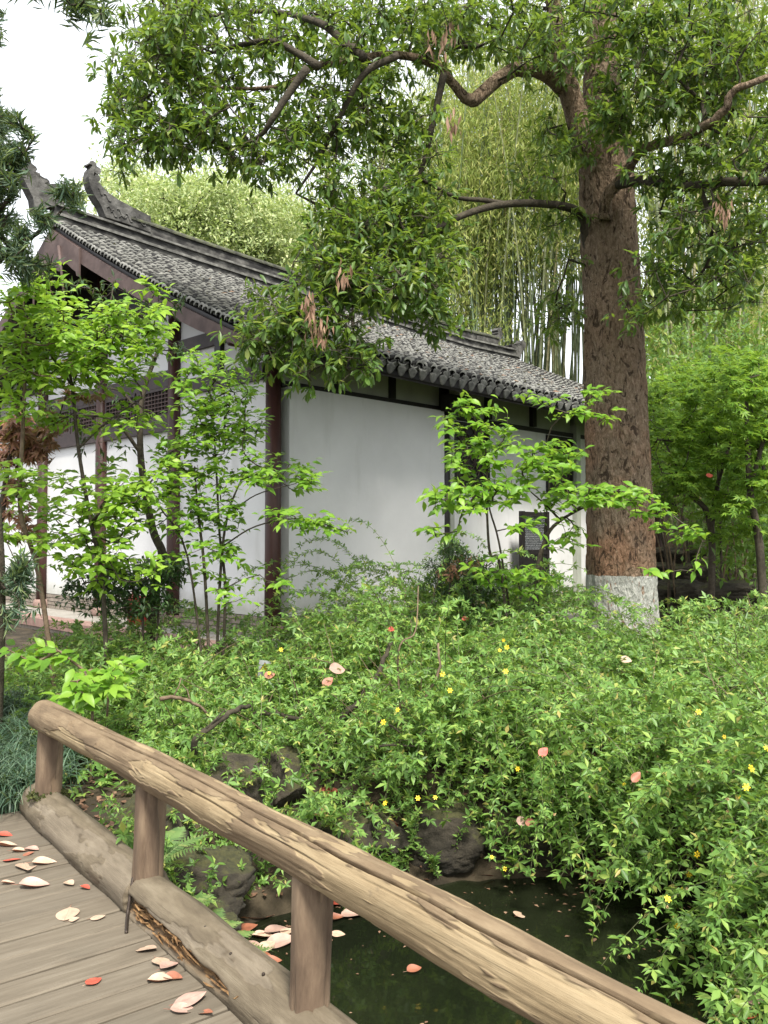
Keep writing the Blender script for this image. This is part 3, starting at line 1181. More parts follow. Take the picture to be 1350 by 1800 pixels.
# walls
hpart('front_wall', MT['plaster'], (.16, 3.27, -.13, .06, WF, 3.56), label='plain white plaster panel of the first bay')
hpart('front_wall', MT['plaster'], (3.50, 7.16, .0, .16, WF, 3.47), label='white plaster wall with two lattice windows')
hpart('front_wall', MT['plaster'], (7.30, 10.42, .0, .16, WF, 3.47))
hpart('inner_core', MT['black_wood'], (.2, T_END - .2, .25, S_END - .2, PLAT + .01, 3.9))
# side wall with the gable
m_ = MB()
prof = [(.02, WF), (S_END, WF)]
top = [(s, float(roof_z(0, abs(RIDGE_S - s))) - .12) for s in np.linspace(S_END, .02, 21)]
poly = prof + top
n_ = len(poly)
m_.add([hp(-.06, s, z) for s, z in poly] + [hp(.10, s, z) for s, z in poly],
       [tuple(range(n_))[::-1], tuple(range(n_, 2 * n_))] + [(i, (i + 1) % n_, n_ + (i + 1) % n_, n_ + i) for i in range(n_)])
o = m_.build('side_wall', MT['plaster'], hall)
o['label'] = 'white plaster gable wall behind the saplings'
hpart('end_wall', MT['plaster'], (10.44, 10.6, .02, S_END, WF, 4.3))
hpart('rear_wall', MT['plaster'], (.12, 10.42, S_END - .16, S_END, WF, 4.2))

# round timber columns on stone drums
col_me = {}


def column(t, s, top_, r=.105, mat='red_wood', z0=.44):
    m_ = MB()
    c = hp(t, s, 0)
    m_.tube([(c.x, c.y, z0), (c.x, c.y, 1.2), (c.x, c.y, top_)], [r * 1.03, r, r * .96], 20)
    o = m_.build('column', MT[mat], hall, True)
    d = MB()
    zs = [(PLAT - .01, r * 1.35), (PLAT + .05, r * 1.5), (PLAT + .11, r * 1.5), (z0, r * 1.22)]
    d.tube([(c.x, c.y, z) for z, _ in zs], [r_ for _, r_ in zs], 18)
    d.build('stone_drum', MT['column_stone'], o, True)


for s in (2.23, 4.46, 6.70, 8.92):
    column(-.10, s, float(roof_z(0, abs(RIDGE_S - s))) - .1)
column(-.03, -.03, 4.02)
column(3.385, -.02, 4.0, .095, 'black_wood')  # black puts the shadow gap beside the proud panel into the column colour
column(10.5, -.03, 4.0)
hpart('pilaster', MT['infill'], (3.50, 3.60, -.06, -.002, WF - .2, 3.44))
hpart('pilaster', MT['infill'], (7.16, 7.30, -.10, .10, WF - .2, 3.70))

# timbers of the gable wall
for args in ((.09, 2.13, 3.65, 3.87), (2.33, 4.36, 3.84, 4.08), (4.56, 6.60, 3.84, 4.08), (6.80, 8.82, 3.65, 3.87), (.8, 2.13, 4.27, 4.47), (6.8, 8.1, 4.27, 4.47),
             (2.33, 4.36, 4.95, 5.17), (4.56, 6.6, 4.95, 5.17)):
    hpart('beam', MT['beam_grey'], (-.12, -.061, args[0], args[1], args[2], args[3]))
# dark panel standing in for the shaded open interior of the gable top
m_ = MB()
sb = [s for s in np.linspace(1.6, 7.34, 31)]
pb = [(s, max(5.172, float(roof_z(0, abs(RIDGE_S - s))) - .10)) for s in sb if float(roof_z(0, abs(RIDGE_S - s))) - .10 > 5.172]
pb = [(pb[0][0] - .05, 5.172)] + pb + [(pb[-1][0] + .05, 5.172)]
n_ = len(pb)
m_.add([hp(-.085, s, z) for s, z in pb] + [hp(-.0605, s, z) for s, z in pb], [tuple(range(n_)), tuple(range(n_, 2 * n_))[::-1]] + [(i, n_ + i, n_ + (i + 1) % n_, (i + 1) % n_) for i in range(n_)])
m_.build('gable_shade_panel', MT['black_wood'], hall)
for s in (1.10, 7.8):
    hpart('short_post', MT['black_wood'], (-.13, -.061, s - .07, s + .07, 3.872, float(roof_z(0, RIDGE_S - 1.1)) - .15))
for a_, b_ in ((2.33, 4.36), (4.56, 6.60)):
    hpart('lower_rail', MT['beam_grey'], (-.125, -.061, a_, b_, 3.17, 3.385))


def grid_window(s0, s1, z0, z1, nu, nv):
    w = hpart('window', MT['black_wood'], (-.075, -.0615, s0, s1, z0, z1))
    f = MB()
    e = .045
    for bx in ((s0, s1, z0, z0 + e), (s0, s1, z1 - e, z1), (s0, s0 + e, z0 + e, z1 - e), (s1 - e, s1, z0 + e, z1 - e)):
        hbox(f, -.118, -.076, *bx)
    f.build('frame', MT['beam_grey'], w)
    bar = []
    for i in range(1, nu):
        u = s0 + e + (s1 - s0 - 2 * e) * i / nu
        b_ = MB(); hbox(b_, -.108, -.082, u - .008, u + .008, z0 + e, z1 - e)
        b_.build('bar', MT['board_wood'], w)
    for i in range(1, nv):
        u = z0 + e + (z1 - z0 - 2 * e) * i / nv
        b_ = MB(); hbox(b_, -.112, -.086, s0 + e, s1 - e, u - .008, u + .008)
        b_.build('bar', MT['board_wood'], w)


for a_, b_ in ((2.33, 4.36), (4.56, 6.60)):
    mid = (a_ + b_) / 2
    grid_window(a_ + .02, mid - .03, 3.388, 3.838, 9, 6)
    grid_window(mid + .03, b_ - .02, 3.388, 3.838, 9, 6)


# front: frieze of short posts and pale panels above the walls
hpart('lintel', MT['black_wood'], (.10, 3.29, -.05, .12, 3.562, 3.64))
hpart('lintel', MT['black_wood'], (3.49, 10.4, -.03, .19, 3.472, 3.545))
hpart('frieze_panel', MT['infill'], (.10, 3.29, -.005, .10, 3.642, 3.98))
hpart('frieze_panel', MT['infill'], (3.49, 7.15, .03, .12, 3.547, 3.95))
hpart('frieze_panel', MT['infill'], (7.31, 10.4, .03, .12, 3.547, 3.95))
for t in (1.10, 2.20, 4.55, 5.86, 8.35, 9.4):
    hpart('short_post', MT['black_wood'], (t - .06, t + .06, -.05, -.006 if t < 3 else .029, 3.56 if t > 3.4 else 3.642, 3.97))
for t in (3.385,):
    hpart('bracket', MT['black_wood'], (t - .2, t + .36, -.32, -.13, 3.55, 3.80))
m_ = MB()
m_.tube([hp(t, -.08, 4.03 - .0 * t) for t in (-.75, 3, 7, 11.2)], [.075] * 4, 14)
m_.build('eave_purlin', MT['red_wood'], hall, True)
m_ = MB()
m_.tube([hp(t, -.62, float(roof_z(t, RIDGE_S + .62)) - .17) for t in (-.85, 1, 3, 5, 7, 9, 11.2)], [.06] * 7, 12)
m_.build('eave_purlin', MT['black_wood'], hall, True)

# lattice windows of the front: rings that overlap
ring = MB()
N_ = 20
for k in range(N_):
    a0, a1 = 2 * math.pi * k / N_, 2 * math.pi * (k + 1) / N_
    r0_, r1_ = .90, 1.0
    ring.add([(r * math.cos(a), y_, r * math.sin(a)) for a in (a0, a1) for r in (r0_, r1_) for y_ in (-.06, .06)],
             [(0, 4, 6, 2), (1, 3, 7, 5), (0, 1, 5, 4), (2, 6, 7, 3)])
ring_me = ring.mesh('ring', MT['board_wood'])


def ring_window(t0, t1, z0, z1):
    w = hpart('window', MT['black_wood'], (t0, t1, -.010, -.003, z0, z1))
    f = MB()
    e = .05
    for bx in ((t0 - e, t1 + e, z0 - e, z0), (t0 - e, t1 + e, z1, z1 + e), (t0 - e, t0, z0, z1), (t1, t1 + e, z0, z1)):
        hbox(f, bx[0], bx[1], -.045, -.002, bx[2], bx[3])
    f.build('frame', MT['black_wood'], w)
    r = .118
    nu, nv = int((t1 - t0) / r), int((z1 - z0) / r)
    for i in range(nu - 1):
        for j in range(nv - 1):
            if (i + j) % 2: continue
            c = hp(t0 + r * (i + 1) + .02, -.026, z0 + r * (j + 1) + .02)
            inst('ring', ring_me, w, frame(c, HA, (0, 0, 1), r))


ring_window(3.68, 4.50, 2.43, 3.40)
ring_window(6.32, 7.08, 2.40, 3.40)

# ---------------- plinth of bricks and stone platform
plinth = hpart('plinth', MT['mortar'], (-.05, 10.55, -.10, S_END, PLAT + .004, WF - .004))
bk = MB()
bk.add([(x, y, z) for z in (0, .052) for (x, y) in ((.003, 0), (.237, 0), (.237, .09), (.003, .09))],
       [(0, 3, 2, 1), (4, 5, 6, 7), (0, 1, 5, 4), (1, 2, 6, 5), (2, 3, 7, 6), (3, 0, 4, 7)])
brick_me = bk.mesh('brick', MT['brick'])
for c in range(4):
    z = PLAT + .008 + c * .066
    for i in range(30):                       # front, right of the saplings and at the corner
        t = -.02 + i * .245 + (.12 if c % 2 else 0)
        if t < 1.2 or t > 5.2:
            inst('brick', brick_me, plinth, frame(hp(t, -.118, z), HA, (0, 0, 1)))
    for i in range(35):
        s = .10 + i * .245 + (.12 if c % 2 else 0)
        if s < S_END - .2:
            inst('brick', brick_me, plinth, frame(hp(-.068, s + .24, z), -HB, (0, 0, 1)))
plat = hpart('platform', MT['mortar'], (-.98, 11.3, -1.0, S_END + .9, -.8, PLAT - .002))
hpart('paving', MT['paving'], (-.70, 11.0, -.72, S_END + .6, PLAT - .001, PLAT + .003), parent=plat)
slab_i = 0
for i in range(11):
    L_ = .9
    s = -1.03 + i * L_
    hpart('edge_slab', MT['slab_red'], (-1.03, -.70, s + .004, s + L_ - .004, PLAT - .13, PLAT + .002 + .003 * (i % 3)), parent=plat)
for i in range(13):
    L_ = .93
    t = -.69 + i * L_
    hpart('edge_slab', MT['paving'], (t + .004, t + L_ - .004, -1.04, -.70, PLAT - .12, PLAT + .002 + .003 * (i % 3)), parent=plat)
for c in range(6):
    z = PLAT - .13 - .066 * (c + 1)
    for i in range(36):
        s = .3 + i * .245 + (.12 if c % 2 else 0)
        if s > 3.4 and s < 9.3:
            inst('brick', brick_me, plat, frame(hp(-.995, s + .24, z), -HB, (0, 0, 1)))

# ---------------- roof
roof = MB()
ts = np.linspace(-.93, 11.5, 26)
vs_ = np.linspace(0, V_MAX, 13)
for back in (False, True):
    g0 = [[rp(t, v, -.02, back) for v in vs_] for t in ts]
    g1 = [[rp(t, v, -.07, back) for v in vs_] for t in ts]
    allv = [p for r in g0 for p in r] + [p for r in g1 for p in r]
    nv_, nt_ = len(vs_), len(ts)
    off = nv_ * nt_
    ff = []
    for i in range(nt_ - 1):
        for j in range(nv_ - 1):
            a = i * nv_ + j
            ff.append((a, a + nv_, a + nv_ + 1, a + 1))
            ff.append((off + a, off + a + 1, off + a + nv_ + 1, off + a + nv_))
    for i in range(nt_ - 1):
        a = i * nv_ + nv_ - 1
        ff.append((a, a + nv_, off + a + nv_, off + a))
    for j in range(nv_ - 1):
        for a in (j, (nt_ - 1) * nv_ + j):
            ff.append((a, a + 1, off + a + 1, off + a))
    roof.add(allv, ff)
roof_o = roof.build('roof', MT['black_wood'], hall)


def tile_template(w, h, L, thick, concave, seg=5):
    """curved tile: x down the slope, arc across, pale worn front lip"""
    V_, F_, mi_ = [], [], []
    for x, lift in ((0, 0.0), (L, .028)):
        for i in range(seg + 1):
            a = math.pi * i / seg
            y = -w / 2 * math.cos(a)
            z = h * math.sin(a) * (-1 if concave else 1) + lift
            V_.append((x, y, z))
    for i in range(seg + 1):
        x, y, z = V_[seg + 1 + i]
        V_.append((x - .004, y * .9, z - thick))
    for i in range(seg):
        F_.append((i, seg + 1 + i, seg + 2 + i, i + 1)); mi_.append(0)
        F_.append((seg + 1 + i, 2 * (seg + 1) + i, 2 * (seg + 1) + i + 1, seg + 2 + i)); mi_.append(1)
    return np.array(V_, float), np.array(F_), np.array(mi_)


COVER = tile_template(.150, .058, .17, .034, False)
PAN = tile_template(.165, .035, .17, .026, True)
PITCH_T, EXPO = .212, .118
tile_rows = int(6.05 / EXPO)
# arc length along the slope
vv = np.linspace(0.05, V_MAX + .04, 400)
frames = []          # (origin, xdir, zdir, kind)
t_cols = np.arange(-.90, 11.48, PITCH_T)
for ci, t in enumerate(t_cols):
    zz = roof_z(t, vv)
    ss = np.concatenate([[0], np.cumsum(np.hypot(np.diff(vv), np.diff(zz)))])
    rows = np.arange(0, ss[-1] - .06, EXPO)
    vr = np.interp(rows, ss, vv)
    v2 = np.interp(rows + .16, ss, vv, right=V_MAX + .15)
    for kind, dt, dz in ((0, 0, .045), (1, PITCH_T / 2, .018)):
        if kind == 1 and ci == len(t_cols) - 1: continue
        for r in range(len(rows)):
            tt = t + dt + random.gauss(0, .010)
            z0, z1 = roof_z(t + dt, vr[r]), roof_z(t + dt, min(v2[r], V_MAX + .1))
            p = HC + HA * tt + HB * (RIDGE_S - vr[r])
            xd = -HB * (v2[r] - vr[r]) + Vector((0, 0, z1 - z0)) + HA * random.gauss(0, .014)
            zj = dz + random.gauss(0, .006)
            nrm = HA.cross(xd).normalized()
            if nrm.z < 0: nrm = -nrm
            nrm = nrm + HA * random.gauss(0, .05)
            frames.append((Vector((p.x, p.y, z0 + zj)), xd.normalized(), nrm, kind))
fp = np.array([tuple(f[0]) for f in frames])
fx, fy, fd = proj(fp)
# pieces that the branches hide are left to the joined part
hidden = ((fx > 420) & (fx < 760) & (fy > 420) & (fy < 640)) | (fx > 1035) | (fx < 60)
score = np.where(hidden, 0, 1 / fd)
order = np.argsort(-score)
tile_me = []
for tm in (COVER, PAN):
    me = np_mesh('roof_tile', tm[0], tm[1], [MT['tile'], MT['tile_lip']])
    me.polygons.foreach_set('material_index', tm[2].astype(np.int32))
    tile_me.append(me)
for i in order[:300]:
    p, xd, nr, kind = frames[i]
    inst('roof_tile', tile_me[kind], roof_o, frame(p, xd, nr))
Vs, Fs, Ms, b0 = [], [], [], 0
for i in order[300:]:
    p, xd, nr, kind = frames[i]
    tm = (COVER, PAN)[kind]
    m4 = np.array(frame(p, xd, nr))
    Vs.append(tm[0] @ m4[:3, :3].T + m4[:3, 3])
    Fs.append(tm[1] + b0)
    Ms.append(tm[2])
    b0 += len(tm[0])
me = np_mesh('roof_tiles', np.concatenate(Vs), np.concatenate(Fs), [MT['tile'], MT['tile_lip']])
me.polygons.foreach_set('material_index', np.concatenate(Ms).astype(np.int32))
o = inst('roof_tiles', me, roof_o)
o['kind'] = 'stuff'
# tiles laid sideways over the verge, their curved edges showing
EDGE = tile_template(.118, .062, .15, .034, False)
me = np_mesh('verge_tile', EDGE[0], EDGE[1], [MT['tile'], MT['tile_lip']])
me.polygons.foreach_set('material_index', EDGE[2].astype(np.int32))
for i in range(56):
    v = .10 + i * .0945
    z0, z1 = float(roof_z(-.9, v)), float(roof_z(-.9, v + .05))
    dn = (-HB * .05 + Vector((0, 0, z1 - z0))).normalized()
    p = HC + HA * -.86 + HB * (RIDGE_S - v)
    nr = (-HA).cross(dn)
    if nr.z < 0: nr = -nr
    inst('verge_tile', me, roof_o, frame(Vector((p.x, p.y, z0 + .035 + random.gauss(0, .003))), -HA + dn * (.25 + random.gauss(0, .05)) + Vector((0, 0, -.12)), nr))
# drip tiles along the eave: a rounded tongue that hangs from each row
dm = MB()
out_ = [(-.075, .0), (-.072, -.03), (-.055, -.07), (-.03, -.098), (0, -.112), (.03, -.098), (.055, -.07), (.072, -.03), (.075, 0), (.05, .022), (0, .032), (-.05, .022)]
n_ = len(out_)
dm.add([(0, y, z) for y, z in out_] + [(-.014, y, z) for y, z in out_] + [(.006, y * .75, -.035 + (z + .035) * .75) for y, z in out_],
       [(i, n_ + i, n_ + (i + 1) % n_, (i + 1) % n_) for i in range(n_)] + [tuple(range(n_, 2 * n_))]
       + [(i, (i + 1) % n_, 2 * n_ + (i + 1) % n_, 2 * n_ + i) for i in range(n_)] + [tuple(2 * n_ + i for i in range(n_))[::-1]],)
MT['drip'] = grainy('drip', [(.3, (.05, .05, .048)), (.55, (.12, .12, .11)), (.8, (.24, .235, .21))], nscale=12, rough=.9, bstr=.5, bdist=.006)
drip_me = dm.mesh('drip_tile', MT['drip'])
for ci, t in enumerate(t_cols):
    for dt, dz, sc in ((0, .065, .95), (PITCH_T / 2, .0, 1.0)):
        if dt and ci == len(t_cols) - 1: continue
        p = rp(t + dt, V_MAX + (.13 if dt else .10), dz - .015)
        inst('drip_tile', drip_me, roof_o, frame(p, -HB + Vector((0, 0, -.25 + random.gauss(0, .06))), (0, 0, 1), sc))

# fallen leaves and twigs lodged between the tiles
lt = []
for _ in range(1500):
    t_, v_ = random.uniform(-.6, 11.2), random.uniform(.3, 5.3)
    if t_ < 3 and random.random() < .7: continue
    lt.append(tuple(rp(t_, v_, random.uniform(.09, .125))))
lt = np.array(lt)
L = rng.uniform(.05, .13, len(lt))
leaf_part('roof_litter', T_DIAMOND, (lt, rand_dir(len(lt), -.3, .2), unit(np.array([.4, -.5, 1.0]) + rng.normal(0, .3, lt.shape)), L, L * .35), MT['dead_leaf'], roof_o)
# bargeboards, apron and purlins under the gable
for back in (False, True):
    m_ = MB()
    vv_ = np.linspace(.02, 5.22, 16)
    dep = np.interp(vv_, [0, 4.2, 5.22], [.25, .20, .13])
    for i in range(15):
        v0, v1 = vv_[i], vv_[i + 1]
        c = []
        for t in (-.975, -.925):
            c.append([rp(t, v0, -.075 - dep[i], back), rp(t, v1, -.075 - dep[i + 1], back), rp(t, v1, -.072, back), rp(t, v0, -.072, back)])
        m_.hexa(c[0] + c[1])
    m_.build('bargeboard', MT['board_wood'], roof_o)
m_ = MB()
vs3 = np.linspace(-1.0, 1.0, 57)
low = []
for v in vs3:
    sc_ = .05 * abs(math.sin(v * 5.2)) + (.14 if abs(v) < .35 else 0) + (.06 if .9 < abs(v) < 1.2 else 0)
    low.append(-.50 - sc_ + .09 * abs(v))
for i in range(56):
    c = []
    for t in (-1.01, -.98):
        def q_(v, z):
            return hp(t, RIDGE_S - v, float(roof_z(t, abs(v))) + z)
        c.append([q_(vs3[i], low[i]), q_(vs3[i + 1], low[i + 1]), q_(vs3[i + 1], -.08), q_(vs3[i], -.08)])
    m_.hexa(c[0] + c[1])
m_.build('gable_apron', MT['board_wood'], roof_o)
for v in (0, 1.48, 2.95):
    for back in ((False, True) if v else (False,)):
        a_, b_ = rp(-.9, v, -.22, back), rp(.2, v, -.22, back)
        m_ = MB(); m_.tube([a_, b_], [.09, .09], 12)
        m_.build('purlin', MT['beam_grey'], roof_o, True)
for i, s in enumerate((RIDGE_S - .35, RIDGE_S + .55)):
    a_ = hp(-1.03, s, float(roof_z(-1, abs(RIDGE_S - s))) - .25)
    m_ = MB(); m_.tube([a_, a_ + Vector((.01 if i else .12, -.02, -.95))], [.025, .018], 8)
    m_.build('gable_stay', MT['board_wood'], roof_o, True)
# rafters under the front eave
for i in range(38):
    t = -.7 + i * .32
    m_ = MB()
    c = [[rp(tt, v, z) for (v, z) in ((4.2, -.135), (5.36, -.135), (5.36, -.072), (4.2, -.072))] for tt in (t - .03, t + .03)]
    m_.hexa(c[0] + c[1])
    m_.build('rafter', MT['red_wood'], roof_o)
m_ = MB()
tl = np.linspace(-.92, 11.45, 25)
for i in range(24):
    c = [[rp(tl[i], v, z) for (v, z) in ((V_MAX - .03, -.15), (V_MAX, -.15), (V_MAX, -.02), (V_MAX - .03, -.02))],
         [rp(tl[i + 1], v, z) for (v, z) in ((V_MAX - .03, -.15), (V_MAX, -.15), (V_MAX, -.02), (V_MAX - .03, -.02))]]
    m_.hexa(c[0] + c[1])
m_.build('eave_board', MT['black_wood'], roof_o)


# ridge: two courses with mouldings and curled ends
def sweep(name, mat, t0, t1, sect, parent, n=30, lift=None):
    """sect: closed list of (s offset, height)"""
    m_ = MB()
    tt = np.linspace(t0, t1, n)
    k = len(sect)
    base = []
    for t in tt:
        z = float(roof_z(t, 0)) + (lift(t) if lift else 0)
        base += [hp(t, RIDGE_S + s, z + h) for s, h in sect]
    ff = [(i * k + j, i * k + (j + 1) % k, (i + 1) * k + (j + 1) % k, (i + 1) * k + j) for i in range(n - 1) for j in range(k)]
    ff += [tuple(range(k))[::-1], tuple((n - 1) * k + j for j in range(k))]
    m_.add(base, ff)
    return m_.build(name, mat, parent)


MT['ridge_band'] = grainy('ridge_band', [(.3, (.035, .034, .031)), (.5, (.12, .118, .108)), (.75, (.26, .255, .235))], nscale=6, rough=.9, bstr=.4)
ridge = sweep('ridge', MT['ridge_plaster'], -.98, 11.45, [(-.17, -.05), (-.17, .10), (-.11, .12), (-.11, .28), (.11, .28), (.11, .12), (.17, .10), (.17, -.05)], roof_o, 40)
sweep('moulding', MT['ridge_band'], -.99, 11.46, [(-.20, .105), (-.20, .15), (-.10, .16), (.10, .16), (.20, .15), (.20, .105)], ridge, 40)
sweep('moulding', MT['ridge_band'], -.98, 11.45, [(-.15, .282), (-.15, .318), (.15, .318), (.15, .282)], ridge, 40)
sweep('upper_course', MT['ridge_plaster'], .35, 10.7, [(-.085, .320), (-.085, .48), (.085, .48), (.085, .320)], ridge, 40)
sweep('coping', MT['ridge_moss'], .35, 10.7, [(-.12, .482), (-.12, .51), (-.08, .56), (0, .58), (.08, .56), (.12, .51), (.12, .482)], ridge, 40)


def ridge_px(x, y):
    """(t, z) where the sight line of a pixel meets the ridge plane"""
    d = px(x, y, 1.0) - Vector((0, 0, EYE))
    o_ = Vector((0, 0, EYE))
    pl = HC + HB * RIDGE_S
    k = (pl - o_).dot(HB) / d.dot(HB)
    p = o_ + d * k
    return (p - HC).dot(HA), p.z


def plate(name, pts, thick, mat, parent):
    k = len(pts)
    m_ = MB()
    # chamfered plate: outer outline at mid thickness, slightly inset outline at the faces
    cx_ = sum(p[0] for p in pts) / k
    cz_ = sum(p[1] for p in pts) / k
    ins = []
    for i in range(k):
        a, b_, c = pts[i - 1], pts[i], pts[(i + 1) % k]
        d1 = Vector((b_[0] - a[0], b_[1] - a[1])); d2 = Vector((c[0] - b_[0], c[1] - b_[1]))
        n1 = Vector((-d1.y, d1.x)).normalized() if d1.length > 0 else Vector((0, 0))
        n2 = Vector((-d2.y, d2.x)).normalized() if d2.length > 0 else Vector((0, 0))
        nn = n1 + n2
        if nn.length > .2: nn.normalize()
        ins.append((b_[0] + nn.x * .012, b_[1] + nn.y * .012))
    layers = [(ins, -thick), (pts, -thick * .65), (pts, thick * .65), (ins, thick)]
    vv2 = []
    for pl_, s in layers: vv2 += [hp(t, RIDGE_S + s, z) for t, z in pl_]
    ff = []
    for l in range(3):
        ff += [(l * k + i, l * k + (i + 1) % k, (l + 1) * k + (i + 1) % k, (l + 1) * k + i) for i in range(k)]
    ff += [tuple(range(k))[::-1], tuple(3 * k + i for i in range(k))]
    m_.add(vv2, ff)
    return m_.build(name, mat, parent)


MT['finial'] = grainy('finial', [(.3, (.022, .021, .020)), (.5, (.065, .063, .058)), (.72, (.15, .145, .135))], nscale=5, rough=.9, bstr=.7, bdist=.03, bscale=12)
K = 5.1923
f2 = [(945, 640), (905, 540), (845, 450), (803, 360), (785, 275), (798, 212), (824, 182), (818, 166), (797, 158), (800, 143), (822, 138), (848, 158), (852, 185),
      (882, 205), (893, 232), (882, 252), (852, 244), (838, 222), (826, 250), (830, 282), (850, 262), (876, 272), (888, 296), (872, 318), (850, 318), (876, 336), (896, 360), (955, 425), (1050, 490),
      (1200, 570), (1345, 640), (1345, 780), (1150, 705)]
f1 = [(300, 600), (285, 470), (215, 330), (165, 230), (150, 140), (200, 105), (240, 100), (262, 165), (300, 192), (312, 212), (298, 226), (268, 224), (300, 238), (336, 252),
      (340, 272), (326, 282), (296, 276), (330, 296), (400, 300), (420, 318), (412, 340), (370, 342), (430, 350), (515, 348), (545, 375), (525, 404), (440, 402), (560, 445), (560, 545), (430, 545)]
for nm, ol in (('ridge_finial', f2), ('ridge_finial', f1)):
    pts = [ridge_px(x / K, 260 + y / K) for x, y in ol]
    plate(nm, pts, .10, MT['finial'], ridge)
    # the far end of the ridge carries the same curl, mirrored
    far = [(10.47 - (t - .0) * .92, (z - float(roof_z(max(t, -.95), 0))) * .62 + .04 + float(roof_z(10.47 - t * .92, 0))) for t, z in pts]
    plate(nm, far[::-1], .10, MT['finial'], ridge)
# scroll relief on the near finial
for (x0, y0, x1, y1) in ((950, 560, 1010, 575), (985, 600, 1040, 640), (1040, 575, 1110, 640), (1060, 650, 1130, 640), (1120, 620, 1180, 690), (1190, 650, 1240, 660), (1230, 690, 1300, 720), (870, 390, 905, 440), (920, 440, 985, 500)):
    t0_, z0_ = ridge_px(x0 / K, 260 + y0 / K)
    t1_, z1_ = ridge_px(x1 / K, 260 + y1 / K)
    pts3 = [hp(t0_ + (t1_ - t0_) * u, RIDGE_S - .105, z0_ + (z1_ - z0_) * u + .03 * math.sin(u * 6.3)) for u in np.linspace(0, 1, 9)]
    m_ = MB(); m_.tube(pts3, .012, 6)
    m_.build('scroll', MT['finial'], ridge, True)

# notice board on legs in front of the wall
nbo = empty('notice_board', hp(5.38, -.35, PLAT), 'dark wooden notice board with a pale sheet of fine print against the white wall', 'notice board')
def nb(name, mat, *bx):
    m_ = MB()
    for b_ in bx: hbox(m_, *b_)
    return m_.build(name, mat, nbo)
nb('frame', MT['black_wood'], (4.98, 5.05, -.40, -.32, PLAT, 2.02), (5.71, 5.78, -.40, -.32, PLAT, 2.02), (5.052, 5.708, -.395, -.325, 1.94, 2.01), (5.052, 5.708, -.395, -.325, 1.28, 1.36))
nb('base_panel', MT['black_wood'], (5.052, 5.708, -.38, -.34, PLAT + .02, 1.278))


def print_mat():
    m, nt, b, _ = new_mat('fine_print')
    tc = nd(nt, 'ShaderNodeTexCoord')
    br = nd(nt, 'ShaderNodeTexBrick')
    br.inputs['Scale'].default_value = 1.0
    br.inputs['Brick Width'].default_value = .020
    br.inputs['Row Height'].default_value = .030
    br.inputs['Mortar Size'].default_value = .0075
    br.inputs['Color1'].default_value = (.62, .64, .66, 1)
    br.inputs['Color2'].default_value = (.40, .41, .43, 1)
    br.inputs['Mortar'].default_value = (.045, .048, .052, 1)
    nt.links.new(tc.outputs['Object'], br.inputs['Vector'])
    n = noise_t(nt, coords(nt, (1, 1, 1), True), 60, 3)
    nt.links.new(mixc(nt, ramp(nt, n, [(.42, (0, 0, 0)), (.5, (1, 1, 1))]), (.045, .048, .052), br.outputs['Color']), b.inputs['Base Color'])
    b.inputs['Roughness'].default_value = .25
    return m


m_ = MB()
m_.box((0, 0, 0), (.652, .576, .012))
o = inst('printed_sheet', m_.mesh('printed_sheet', print_mat()), nbo, frame(hp(5.054, -.352, 1.362), HA, -HB))

